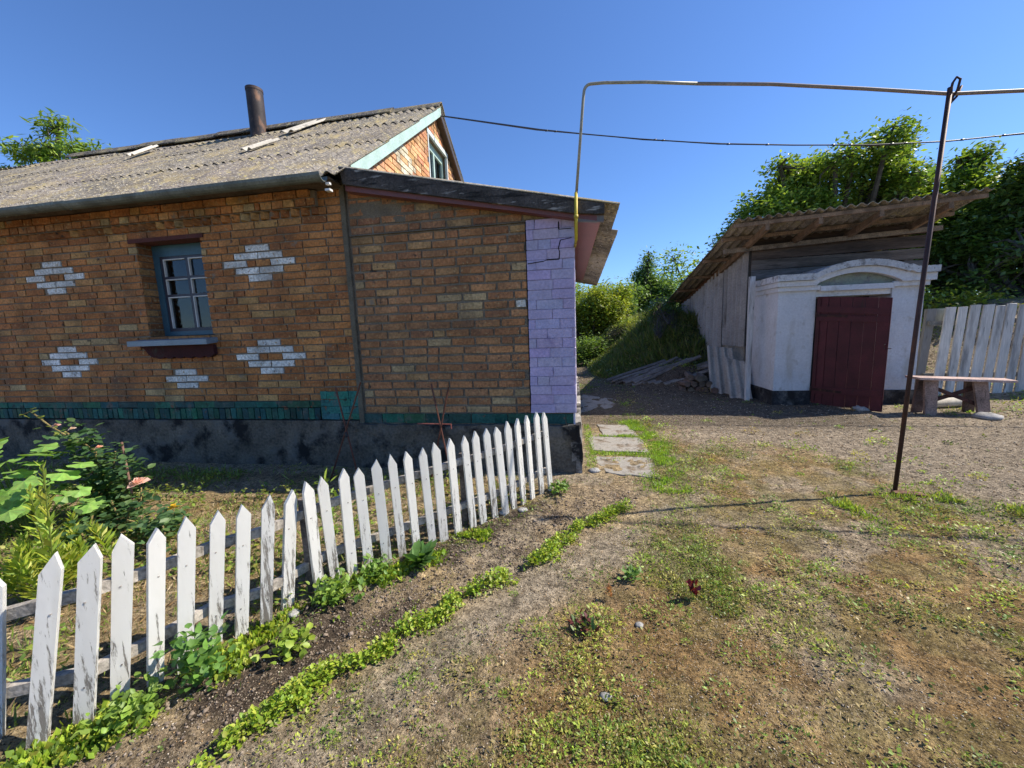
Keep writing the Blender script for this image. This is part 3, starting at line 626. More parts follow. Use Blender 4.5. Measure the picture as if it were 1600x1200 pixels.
# ------------------------------------------------------------------ gas pipe
gp = thing('gas_pipe', 'thin yellow-grey gas pipe rising at the annex corner and running overhead to the right', 'pipe', (.01, 3.66, 2.2))
pts = [(.012, 3.66, 2.27), (.016, 3.66, 2.62), (.085, 3.66, 3.40)]
for a in np.linspace(0, math.pi/2, 7): pts.append((.148-.055*math.cos(a), 3.66, 3.465+.06*math.sin(a)))
hp = [(.6, 3.65, 3.475), (1.0, 3.64, 3.405), (1.55, 3.62, 3.318), (2.2, 3.60, 3.19), (2.74, 3.58, 3.075), (3.3, 3.55, 3.015), (5.5, 3.5, 2.87), (12, 3.4, 2.8)]
mb = MB(); mb.tube(pts[1:]+[(.26, 3.66, 3.52)]+hp[:2], .0125, 10, (.34, .32, .25)); mb.tube(hp[1:], .0125, 10, (.27, .21, .17)); mb.build('overhead_pipe', m_pipe, gp, smooth=True)
mb = MB(); mb.tube([(.012, 3.66, 2.25), (.016, 3.66, 2.66)], .0145, 10, (.55, .42, .04)); mb.tube([(.013, 3.66, 2.44), (.014, 3.66, 2.47)], .02, 10, (.5, .38, .05)); mb.tube([(.012, 3.66, 2.26), (.0, 3.86, 2.24)], .0125, 8, (.5, .38, .05)); mb.build('yellow_riser', m_pipe, gp, smooth=True)
# rusty post
rp = thing('steel_post', 'tall leaning rusty steel post holding the overhead pipe on a wire hook', 'post', (2.62, 3.54, 0))
mb = MB(); mb.tube([(2.622, 3.54, -.1), (2.655, 3.54, 1.4), (2.708, 3.54, 3.10)], .0155, 10, (.055, .03, .028)); mb.build('shaft', m_metal, rp, smooth=True)
mb = MB(); hk = [(2.70, 3.535, 3.02), (2.705, 3.52, 3.12), (2.725, 3.52, 3.155), (2.75, 3.52, 3.14), (2.755, 3.54, 3.08), (2.745, 3.57, 3.03), (2.765, 3.60, 3.02), (2.80, 3.60, 3.06), (2.825, 3.6, 3.13)]
mb.tube(hk, .008, 7, (.05, .03, .03)); mb.build('hook', m_metal, rp, smooth=True)
mb = MB(); mb.obox((2.69, 3.49, Hs(2.69, 3.49)+.012), (.10, -.02, 0), (.008, .035, 0), (0, 0, .012), (.16, .09, .06)); mb.build('base_plate', m_metal, rp)
# power cable
mb = MB(); wp = [(-2.25, 6.82, 5.15), (-.6, 6.8, 4.73), (1.04, 6.8, 4.41), (2.2, 6.8, 4.21), (3.25, 6.8, 4.08), (4.3, 6.8, 3.97), (5.23, 6.8, 3.915), (6.13, 6.8, 3.92), (9, 6.8, 4.05), (16, 6.8, 5.0)]
mb.tube(wp, .009, 6, (.03, .03, .035)); mb.tube([(a+.05, b+.012, c+.012*math.sin(i*2.3)) for i, (a, b, c) in enumerate(wp)], .007, 6, (.04, .04, .045))
for i in range(12):
    j = i % 6+1; a = Vector(wp[j]).lerp(Vector(wp[j+1]), R(.1, .9)); mb.tube([a-Vector((.02, 0, 0)), a+Vector((.02, 0, 0))], .014, 5, (.03, .03, .03))
pc = mb.build('power_cable', m_paint, None, (-2.25, 6.82, 5.15), smooth=True); tag(pc, 'dark overhead power cable sagging from the gable peak across the sky', 'cable')
# ------------------------------------------------------------------ shed
shed = thing('shed', 'old lean-to shed with grey corrugated side panels and dark plank front', 'shed', (3.35, 8.4, 0))
mb = MB(); FL, FR_, BL, BR2 = Vector((2.68, 7.28, 3.17)), Vector((6.30, 7.28, 3.345)), Vector((2.95, 13.8, 2.2)), Vector((7.2, 13.8, 2.4))
def bl(u, v, l=0): return FL*(1-u)*(1-v)+FR_*u*(1-v)+BL*(1-u)*v+BR2*u*v+Vector((0, 0, l))
for j, (v0, v1) in enumerate([(0, .27), (.25, .52), (.5, .77), (.75, 1)]):
    for i in range(4):
        c = R(.8, 1.1); u0, u1 = i/4, (i+1)/4
        corr(mb, bl(u0, v0, .02), bl(u1, v0, .02), bl(u0, v1), bl(u1, v1), 6, .024, nv=2, col=(.27*c, .23*c, .18*c))
sr_ = mb.build('roof', m_asb, shed)
mb = MB(); WD = (.24, .155, .095)
for v in (.012, .11, .3, .5, .7, .9): mb.bar(bl(.0, v, -.06), bl(.99, v, -.06), .05, .06, col=WD)
mb.build('batten', m_wood, sr_)
mb = MB()
for u in (.14, .36, .6, .86):
    mb.bar(bl(u, .008, -.145), bl(u, .98, -.145), .06, .1, col=(.22, .14, .085))
mb.build('rafter', m_wood, sr_)
mb = MB()
for v, zt in ((.145, -.2),):
    mb.bar(bl(.03, v, zt), bl(.99, v, zt), .06, .08, col=(.24, .18, .13))
mb.build('wall_plate', m_wood, shed)
mb = MB(); zt = 3.03
for k, (a, b) in enumerate([(2.30, 2.47), (2.475, 2.66), (2.665, 2.87), (2.875, 3.06)]):
    c = [(.13, .125, .125), (.14, .115, .10), (.10, .07, .055), (.075, .05, .038)][k]
    mb.hexa([(3.38, 8.35+R(-.006, .006), a), (6.27, 8.35, a+.02+.02*k), (6.27, 8.38, a+.02+.02*k), (3.38, 8.38, a), (3.38, 8.35, b), (6.27, 8.35, b+.02+.02*k), (6.27, 8.38, b+.02+.02*k), (3.38, 8.38, b)], c)
mb.build('plank_front', m_board, shed)
mb = MB(); mb.box((3.42, 8.40, 0), (6.25, 8.55, 2.32), (.34, .31, .27)); mb.box((3.40, 8.56, -.1), (3.55, 13.9, .98), (.34, .30, .25)); mb.box((6.1, 8.56, 0), (6.25, 13.6, 2.7), (.15, .13, .11)); mb.box((3.56, 13.4, 0), (6.09, 13.6, 2.2), (.15, .13, .11))
mb.box((3.385, 8.39, -.1), (3.41, 13.9, .28), (.03, .03, .03)); mb.box((3.45, 8.56, 1.0), (3.5, 13.8, 2.15), (.02, .02, .02))
mb.build('lower_wall', m_white2, shed)
sp = [(8.42, 9.62, .985, 3.02, 2.78), (9.66, 10.95, .93, 2.76, 2.50), (11.0, 12.15, 1.0, 2.5, 2.28), (12.2, 13.7, 1.0, 2.26, 2.06)]
for k, (ya, yb, zb, zta, ztb) in enumerate(sp):
    mb = MB(); c = R(.95, 1.08)*(1 if k else .92); xx = 3.36-.02*(k % 2)
    corr(mb, (xx-.02*(k == 0), ya, zb), (xx+(.01), yb, zb), (xx, ya, zta), (xx, yb, ztb), 5, .04, nv=2, sharp=.7, col=(.33*c, .315*c, .30*c))
    o = mb.build('side_panel', m_asbclean, shed)
mb = MB(); mb.box((3.36, 8.36, .0), (3.44, 8.40, 3.0), (.04, .035, .03)); mb.bar((3.40, 8.5, 3.02), (3.40, 13.7, 2.11), .04, .12, col=(.16, .08, .05)); mb.build('corner_post', m_wood, shed)
mb = MB(); mb.hexa([(3.145, 7.74, -.05), (3.215, 7.74, -.05), (3.215, 7.81, -.05), (3.145, 7.81, -.05), (3.19, 7.9, 2.31), (3.28, 7.9, 2.31), (3.28, 7.97, 2.31), (3.19, 7.97, 2.31)], (.56, .55, .54))
mb.build('white_post', m_vboard, shed)
# ------------------------------------------------------------------ cellar entrance
cel = thing('cellar_entrance', 'whitewashed cellar porch with arched cornice in front of the shed', 'cellar entrance', (4.5, 7.4, 0))
def prism_rough(mb, x0, x1, y0, y1, z0, z1, col, n=14, amp=.008, seed=0):
    rough_panel(mb, (x0, y0, z0), (1, 0, 0), (0, 0, 1), (0, -1, 0), x1-x0, z1-z0, n, int(n*1.6), amp, col, 5, seed=seed, thick=.01)
    rough_panel(mb, (x0, y1, z0), (0, -1, 0), (0, 0, 1), (-1, 0, 0), y1-y0, z1-z0, 8, int(n*1.6), amp, col, 5, seed=seed, thick=.01)
    mb.box((x0+.012, y0+.012, z0), (x1-.002, y1, z1-.001), col)
WW = (.60, .60, .61)
mb = MB(); prism_rough(mb, 3.445, 4.03, 7.40, 8.38, .25, 2.06, WW, seed=5); mb.build('pillar', m_white, cel)
mb = MB(); prism_rough(mb, 5.15, 5.61, 7.40, 8.38, .25, 2.06, WW, seed=9); mb.build('pillar', m_white, cel)
mb = MB(); mb.box((4.02, 7.425, 1.86), (5.16, 8.3, 2.06), (.7, .7, .7)); mb.build('door_head', m_white, cel)
mb = MB(); mb.box((3.43, 7.385, -.2), (4.035, 8.38, .25), (.035, .035, .038)); mb.build('dark_base', m_tar, cel)
mb = MB(); mb.box((5.145, 7.385, -.2), (5.625, 8.38, .25), (.035, .035, .038)); mb.build('dark_base', m_tar, cel)
ax = np.linspace(0, 1, 25)
def topz(x):
    t = (x-4.66)/.72; return 2.235+.185*(max(0, 1-t*t)**.9 if abs(t) < 1 else 0)+(.03 if x > 5.3 else 0)
def archz(x):
    t = (x-4.60)/.60; return 2.04+.15*(max(0, 1-t*t) if abs(t) < 1 else 0)
mb = MB(); xs = np.linspace(3.39, 5.70, 60)
for a, b in zip(xs[:-1], xs[1:]):     # upper moulding
    ta, tb = topz(a)+R(-.004, .004), topz(b)+.002; ba, bb = max(archz(a), 2.10+0*a) if abs(a-4.6) > .62 else archz(a)+.035, max(archz(b), 2.10) if abs(b-4.6) > .62 else archz(b)+.035
    la, lb = topz(a)-.10, topz(b)-.10; la = max(la, ba+.01); lb = max(lb, bb+.01)
    mb.hexa([(a, 7.26, la), (b, 7.26, lb), (b, 8.36, lb), (a, 8.36, la), (a, 7.26, ta), (b, 7.26, tb), (b, 8.36, tb), (a, 8.36, ta)], (.52, .52, .52))
mb.box((3.36, 7.262, 2.13), (3.39, 8.36, 2.235), (.62, .62, .63))
mb.build('coping', m_white2, cel)
mb = MB()
for a, b in zip(xs[:-1], xs[1:]):
    f = lambda x: (archz(x)+.035 if abs(x-4.6) < .6 else 2.045)
    la, lb = topz(a)-.105, topz(b)-.105; ba, bb = min(f(a), la-.01), min(f(b), lb-.01)
    if abs(a-4.6) > .6 or True:
        mb.hexa([(a, 7.31, ba), (b, 7.31, bb), (b, 7.40, bb), (a, 7.40, ba), (a, 7.31, la), (b, 7.31, lb), (b, 7.40, lb), (a, 7.40, la)], WW)
mb.box((3.385, 7.305, 2.045), (3.45, 8.36, 2.128), WW); mb.box((3.42, 7.35, 1.97), (4.06, 7.399, 2.044), WW); mb.box((5.13, 7.35, 1.97), (5.64, 7.399, 2.044), WW); mb.box((3.42, 7.4, 1.97), (3.444, 8.36, 2.044), WW)
mb.box((4.062, 7.33, 1.945), (5.128, 7.424, 2.03), WW)
mb.build('cornice', m_white, cel)
mb = MB(); P = [(x, 7.42, archz(x)+.04) for x in np.linspace(5.2, 4.0, 20)]; mb.prism([(4.0, 7.42, 2.0), (5.2, 7.42, 2.0)]+P, (0, .05, 0), (.26, .29, .23)); mb.build('lunette', m_white2, cel)
mb = MB(); mb.box((4.03, 7.9, -.05), (5.15, 7.92, 1.86), (.02, .015, .015)); mb.box((4.03, 7.43, 1.84), (5.15, 7.5, 1.87), (.16, .12, .07)); mb.build('dark_doorway', m_wood, cel)
# door, ajar
hx, hy, ox, oy = 4.045, 7.37, 4.665, 6.68
du = Vector((ox-hx, oy-hy, 0)); dwid = du.length; du.normalize(); dnn = Vector((du.y, -du.x, 0))
def dz(u, f):  # f 0 bottom 1 top
    t = u/dwid; return (.03-.03*t)*(1-f)+(1.86-.10*t)*f
MR = (.064, .011, .015)
def dpanel(mb, u0, u1, f0, f1, d0, d1, col, f0b=None, f1b=None):
    f0b = f0 if f0b is None else f0b; f1b = f1 if f1b is None else f1b
    P = []
    for fa, fb in ((f0, f0b), (f1, f1b)):
        for u, d, f in ((u0, d1, fa), (u1, d1, fb), (u1, d0, fb), (u0, d0, fa)):
            P.append(Vector((hx, hy, dz(u, f)))+du*u+dnn*d)
    mb.hexa(P, col)
mb = MB(); n = 6
for i in range(n):
    c = R(.85, 1.12); dpanel(mb, dwid*i/n+.004, dwid*(i+1)/n-.002, 0+R(0, .008), 1, -.025+R(-.002, .002), .0+R(-.002, .002), tuple(q*c for q in MR))
door = mb.build('door', m_door, cel, bevel=.002)
mb = MB(); s_ = 1
for fa, fb, ha in ((.86, .855, .055), (.78, .79, .05), (.10, .14, .06)):
    dpanel(mb, .02, dwid-.015, fa, fa+ha, .003, .024, MR, fb, fb+ha)
dpanel(mb, .0, .05, .02, .99, .004, .02, tuple(q*.8 for q in MR)); dpanel(mb, dwid-.14, dwid-.012, .02, .985, .0035, .012, tuple(q*1.1 for q in MR))
mb.build('ledge', m_door, door)
mb = MB()
for f_ in (.13, .82): dpanel(mb, .0, .42, f_, f_+.022, .025, .031, (.03, .012, .012)); mb.tube([Vector((hx, hy, dz(0, f_)-.01))+dnn*.03, Vector((hx, hy, dz(0, f_+.03)+.01))+dnn*.03], .012, 7, (.03, .015, .015))
mb.build('hinge_strap', m_metal, door)
mb = MB(); h0 = Vector((hx, hy, 1.0))+du*(dwid-.03); mb.tube([h0+dnn*.01, h0+dnn*.05, h0+dnn*.05+Vector((0, 0, .06)), h0+dnn*.01+Vector((0, 0, .07))], .006, 6, (.03, .02, .02)); mb.tube([h0, h0+du*.07], .005, 6, (.03, .02, .02)); mb.build('handle', m_metal, door)
# ------------------------------------------------------------------ plank fence
pf = thing('plank_fence', 'tall fence of whitewashed wide planks right of the cellar porch', 'fence', (6.4, 8.1, 0))
x = 6.42; k = 0
while x < 11.5:
    wd = R(.115, .165); h = 1.62+R(-.02, .03); le = .075+R(-.02, .02); c = R(.85, 1.05)
    mb = MB(); y_ = 8.1+R(-.008, .008)
    mb.hexa([(x, y_, -.05), (x+wd, y_, -.05), (x+wd, y_+.022, -.05), (x, y_+.022, -.05), (x+le, y_, h), (x+le+wd, y_, h+R(-.01, .01)), (x+le+wd, y_+.022, h), (x+le, y_+.022, h)], (.64*c, .61*c, .57*c))
    mb.build('plank', m_vboard, pf); x += wd+R(.02, .05); k += 1
mb = MB(); mb.hexa([(6.22, 8.2, -.05), (6.34, 8.2, -.05), (6.34, 8.26, -.05), (6.22, 8.26, -.05), (6.30, 8.2, 1.60), (6.44, 8.2, 1.60), (6.44, 8.26, 1.60), (6.30, 8.26, 1.60)], (.22, .215, .21)); mb.box((6.33, 8.28, 1.28), (6.7, 8.31, 1.6), (.5, .5, .4)); mb.build('fence_post', m_vboard, pf)
mb = MB(); mb.box((6.3, 8.135, 1.3), (11.6, 8.18, 1.38), (.2, .19, .17)); mb.box((6.3, 8.135, .35), (11.6, 8.18, .43), (.2, .19, .17)); mb.build('rail', m_wood, pf)
# ------------------------------------------------------------------ bench
be = thing('bench', 'reddish-brown plank bench with crossed braces in front of the white planks', 'bench', (5.6, 6.65, 0))
mb = MB(); mb.hexa([(5.0, 6.52, .535), (6.20, 6.50, .475), (6.29, 6.78, .475), (5.03, 6.82, .535), (5.0, 6.52, .57), (6.20, 6.50, .51), (6.29, 6.78, .51), (5.03, 6.82, .57)], (.50, .36, .31)); mb.build('seat', m_wood, be, bevel=.004)
for xa, xb in ((5.22, 5.22), (5.90, 5.84)):
    mb = MB(); t_ = .535 if xa < 5.5 else .49
    mb.hexa([(xa-.065, 6.56, -.02), (xa+.075, 6.55, -.02), (xa+.075, 6.59, -.02), (xa-.065, 6.60, -.02), (xb-.09, 6.60, t_), (xb+.09, 6.60, t_), (xb+.09, 6.63, t_), (xb-.09, 6.63, t_)], (.28, .19, .15)); 
    mb.build('leg', m_wood, be)
    mb = MB(); mb.hexa([(xa-.06, 6.79, -.02), (xa+.06, 6.78, -.02), (xa+.06, 6.82, -.02), (xa-.06, 6.83, -.02), (xb-.08, 6.72, t_), (xb+.08, 6.72, t_), (xb+.08, 6.76, t_), (xb-.08, 6.76, t_)], (.18, .12, .10)); mb.build('leg', m_wood, be)
mb = MB(); mb.bar((5.25, 6.66, .42), (5.92, 6.66, .12), .03, .05, col=(.10, .045, .035)); mb.build('brace', m_wood, be)
mb = MB(); mb.bar((5.25, 6.70, .16), (5.9, 6.70, .40), .03, .05, col=(.10, .045, .035)); mb.build('brace', m_wood, be)
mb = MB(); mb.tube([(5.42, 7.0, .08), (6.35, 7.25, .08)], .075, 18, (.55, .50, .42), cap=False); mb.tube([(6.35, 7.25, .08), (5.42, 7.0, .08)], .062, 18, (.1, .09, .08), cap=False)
o = mb.build('cement_pipe', m_asbclean, None, (5.8, 7.1, 0), smooth=True); tag(o, 'pale cement pipe lying on the ground under the bench', 'pipe')
# ------------------------------------------------------------------ path slabs
SL = [([(.16, 4.33), (.80, 4.33), (.81, 3.72), (.27, 3.82)], 'pale concrete path slab nearest the camera, chipped by the house corner'),
      ([(.15, 5.14), (.82, 5.11), (.81, 4.51), (.15, 4.55)], 'middle square concrete path slab beside the green grass strip'),
      ([(.28, 5.82), (.75, 5.79), (.79, 5.20), (.34, 5.18)], 'third concrete path slab, farthest one in the sunlight'),
      ([(.02, 8.76), (.78, 8.07), (.70, 7.32), (.54, 6.91), (.04, 6.75)], 'large concrete path slab lying in the shade behind the annex corner')]
for P, lb in SL:
    mb = MB(); Q = []
    for i, (a, b) in enumerate(P):
        c = P[(i+1) % len(P)]
        for t_ in (0, .25, .5, .75): Q.append((a+(c[0]-a)*t_+R(-.026, .026), b+(c[1]-b)*t_+R(-.026, .026)))
    cx = sum(q[0] for q in Q)/len(Q); cy = sum(q[1] for q in Q)/len(Q); zb = Hs(cx, cy)
    Q = Q[::-1] if sum(Q[i][0]*Q[(i+1) % len(Q)][1]-Q[(i+1) % len(Q)][0]*Q[i][1] for i in range(len(Q))) < 0 else Q
    mb.prism([(a, b, zb-.06) for a, b in Q], (0, 0, .071), (.31, .285, .245))
    o = mb.build('path_slab', m_conc, None, (cx, cy, zb), bevel=.006); tag(o, lb, 'paving slab', 'concrete slabs of the garden path')
# ------------------------------------------------------------------ picket fence
tips = [(-2.127, 1.001, .634), (-1.908, 1.008, .697), (-1.846, 1.082, .697), (-1.83, 1.182, .692), (-1.77, 1.262, .672), (-1.703, 1.336, .689), (-1.701, 1.479, .656), (-1.616, 1.54, .66), (-1.532, 1.601, .679), (-1.519, 1.74, .643), (-1.453, 1.786, .685), (-1.458, 1.906, .655), (-1.375, 1.993, .675), (-1.312, 2.045, .666), (-1.228, 2.103, .696), (-1.168, 2.194, .70), (-1.092, 2.265, .699), (-1.023, 2.343, .702), (-.955, 2.416, .716), (-.88, 2.507, .723), (-.804, 2.598, .721), (-.74, 2.664, .733), (-.678, 2.754, .734), (-.606, 2.81, .736), (-.538, 2.91, .747), (-.479, 3.029, .74), (-.413, 3.138, .748), (-.341, 3.226, .762), (-.282, 3.314, .743)]
bots = [(-2.185, .914), (-1.981, .901), (-1.908, .992), (-1.886, 1.10), (-1.819, 1.191), (-1.754, 1.264), (-1.751, 1.408), (-1.665, 1.471), (-1.582, 1.532), (-1.569, 1.671), (-1.451, 1.788), (-1.448, 1.92), (-1.377, 1.99), (-1.304, 2.056), (-1.215, 2.121), (-1.153, 2.213), (-1.079, 2.282), (-1.002, 2.369), (-.941, 2.434), (-.861, 2.53), (-.777, 2.632), (-.713, 2.697), (-.643, 2.796), (-.567, 2.858), (-.512, 2.941), (-.449, 3.066), (-.383, 3.174), (-.312, 3.26), (-.238, 3.364)]
# extra pickets continuing past the frame edge
tips = [(-2.42, .72, .65), (-2.32, .82, .66), (-2.22, .91, .65)]+tips[1:]; bots = [(-2.46, .66), (-2.37, .75), (-2.27, .84)]+bots[1:]
tips[2] = (-2.127, .96, .634); bots[2] = (-2.175, .885)
fe = thing('picket_fence', 'low white picket fence with flaking paint and pointed tops along the garden', 'fence', (-1.2, 2.1, 0))
NP = len(tips)
for i in range(NP):
    T_ = Vector(tips[i]); B = Vector((*bots[i], -.03)); a = Vector(tips[max(i-2, 0)]); b = Vector(tips[min(i+2, NP-1)])
    d = Vector((b.x-a.x, b.y-a.y, 0)).normalized(); d = (d+Vector((R(-.12, .12), R(-.12, .12), 0))).normalized(); nn = Vector((d.y, -d.x, 0))
    dist = math.hypot(T_.x, T_.y); wd = R(.052, .062)/2 if i > 10 else R(.056, .066)/2; th = .02
    up = (T_-B).normalized(); sh = T_-up*.06
    wear = random.choice([-.02, 0, .02, .0, .03]); wear = .10 if i in (10,) else wear
    if i == 11: wear = .03
    w2 = wd*R(.88, 1.05); tp = T_+d*R(-.01, .01)+up*R(-.006, .006)
    prof = [B-d*w2+up*R(-.01, .02), B+d*w2+up*R(-.01, .02), sh+d*wd+up*R(-.008, .008), tp, sh-d*wd+up*R(-.008, .008)]
    mb = MB(); mb.prism([p+nn*.0 for p in prof][::-1], nn*th*-1, (wear, 0, 0))
    for zf in (.24, .70):
        q = B.lerp(T_, zf)+d*R(-.012, .012)+nn*.0015; mb.obox(q, d*.0028, nn*.0015, up*.0028, (.6, 0, 0)); o = mb.build('picket', m_picket, fe)
o['label'] = 'end picket at the house corner'
mb = MB()
for hgt, off in ((.50, .0), (.17, .0)):
    idx = [0, 2, 4, 6, 8, 10, 13, 17, 21, 25, NP-1]
    for a, b in zip(idx[:-1], idx[1:]):
        fp = lambda i: (Vector((*bots[i], 0)).lerp(Vector(tips[i]), hgt/.7)); P0 = fp(a); P1 = fp(b); d = (P1-P0).normalized(); nn = Vector((d.y, -d.x, 0)).normalized(); P0 -= nn*.05; P1 -= nn*.05
        mb.bar(P0-d*.008, P1+d*.008, .03, .045, col=(.38, .34, .29))
mb.build('rail', m_wood, fe)
mb = MB()
for a in (12, 22):
    p = Vector((*bots[a], 0)); mb = MB(); mb.box((p.x-.10, p.y+.02, -.05), (p.x-.06, p.y+.06, .56), (.16, .13, .11)); mb.build('fence_post', m_wood, fe)
# ------------------------------------------------------------------ crossed rods
RU = (.13, .055, .04)
for nm, lb, (a, b, c, d), ex in (('crossed_rods', 'pair of rusty crossed rods standing against the plinth by the teal step', ((-2.36, 3.42, .97), (-2.19, 3.40, .05), (-2.06, 3.38, 1.02), (-2.52, 3.42, .0)), None),
                      ('crossed_rods', 'rusty crossed rods with a red horizontal bar, nearer to the lilac pilaster', ((-1.36, 3.42, .99), (-1.18, 3.38, -.02), (-1.17, 3.36, .965), (-1.44, 3.42, -.02)), ((-1.53, 3.43, .60), (-1.19, 3.43, .595)))):
    t_ = thing(nm, lb, 'garden rods', ((a[0]+d[0])/2, 3.4, 0), 'crossed rods by the house wall')
    mb = MB(); mb.tube([a, b], .008, 7, RU); mb.build('rod', m_metal, t_); mb = MB(); mb.tube([c, d], .008, 7, RU); mb.build('rod', m_metal, t_)
    if ex: mb = MB(); mb.tube(ex, .007, 6, (.3, .1, .08)); mb.tube([ex[1], (ex[1][0], 3.43, .55)], .007, 6, (.3, .1, .08)); mb.build('cross_bar', m_metal, t_)
    else: mb = MB(); mb.tube([(-2.29, 3.41, .52), (-2.27, 3.39, .47)], .016, 6, (.04, .035, .03)); mb.build('wire_tie', m_metal, t_)
# ------------------------------------------------------------------ junk by the shed
labs = ['longest weathered board on the grassy bank', 'grey board lying lowest on the pile beside the shed', 'dark cracked board in the middle of the pile', 'thin lath on top of the board pile', 'pale short board end near the firewood', 'broad dark board leaning down from the bank', 'split board under the others', 'narrow grey board at the left end of the pile', 'board with bleached edge facing the path']
labs += ['warped board lying across the upper end of the pile', 'blackened board on the near side of the pile', 'narrow batten sticking out towards the shed', 'board with a broken end on the heap', 'weathered board closest to the corrugated offcuts', 'mossy board at the back of the pile']
for k in range(15):
    kk_ = k; k = k % 9
    x0_ = .85+.13*k+R(-.08, .08); y0_ = 10.3-.17*k; a = Vector((x0_, y0_, Hs(x0_, y0_)+.03+.05*(kk_ > 8))); ln = R(1.2, 1.8); ang = math.radians(R(-14, 16)); b = a+Vector((math.cos(ang)*ln, math.sin(ang)*ln, 0)); b.z = max(Hs(b.x, b.y)+.1, .5)+.04*(k % 3)+.08*(kk_ > 8)
    mb = MB(); c = R(.7, 1.2); mb.bar(a, b, R(.08, .16), .03, up=(R(-.4, .1), -.3, 1), col=(.20*c, .175*c, .15*c)); o = mb.build('old_board', m_wood, None, tuple(a)); tag(o, labs[kk_], 'board', 'old boards piled beside the shed')
kk = 0
fl = ['split log at the bottom of the firewood stack', 'round log end in the firewood stack', 'topmost log of the firewood stack', 'thick pale log in the firewood stack', 'short dark log beside the corrugated offcuts', 'thin branch log lying on the stack', 'log resting against the bank', 'bark-covered log at the stack front', 'grey split log second from the bottom', 'log leaning on the sheet offcuts', 'small log fallen in front of the stack', 'old log under the topmost one']
for r_i, cnt in enumerate((5, 4, 3)):
    for i in range(cnt):
        x_ = 2.25+.15*i+.07*r_i+R(-.02, .02); y_ = 8.55+R(-.08, .08); z_ = .07+.13*r_i+R(0, .02); ln = R(.4, .6); rr = R(.05, .075); an = R(-.25, .25)
        mb = MB(); a = Vector((x_, y_, z_)); b = a+Vector((math.sin(an)*ln, math.cos(an)*ln, R(-.02, .05))); mb.tube([a, b], [rr, rr*R(.75, 1)], R(5, 9).__int__(), (.14*R(.7, 1.3), .11, .085))
        o = mb.build('firewood_log', m_wood, None, tuple(a)); tag(o, fl[kk], 'log', 'firewood stacked beside the shed'); kk += 1
for (xa, ya, xb, w_, h_, lb) in ((2.78, 8.62, 2.98, .52, 1.02, 'taller grey corrugated sheet offcut leaning by the firewood'), (3.0, 8.2, 3.14, .36, .78, 'shorter corrugated sheet offcut standing before the taller one')):
    mb = MB(); corr(mb, (xa, ya-.1, -.02), (xa+w_, ya-.25, -.02), (xa+.0, ya+.25, h_), (xa+w_*.9, ya+.1, h_-.08), w_/.15, .03, nv=3, col=(.36, .35, .33)); o = mb.build('corrugated_sheet', m_asbclean, None, (xa, ya, 0)); tag(o, lb, 'sheet', 'corrugated offcuts beside the shed')
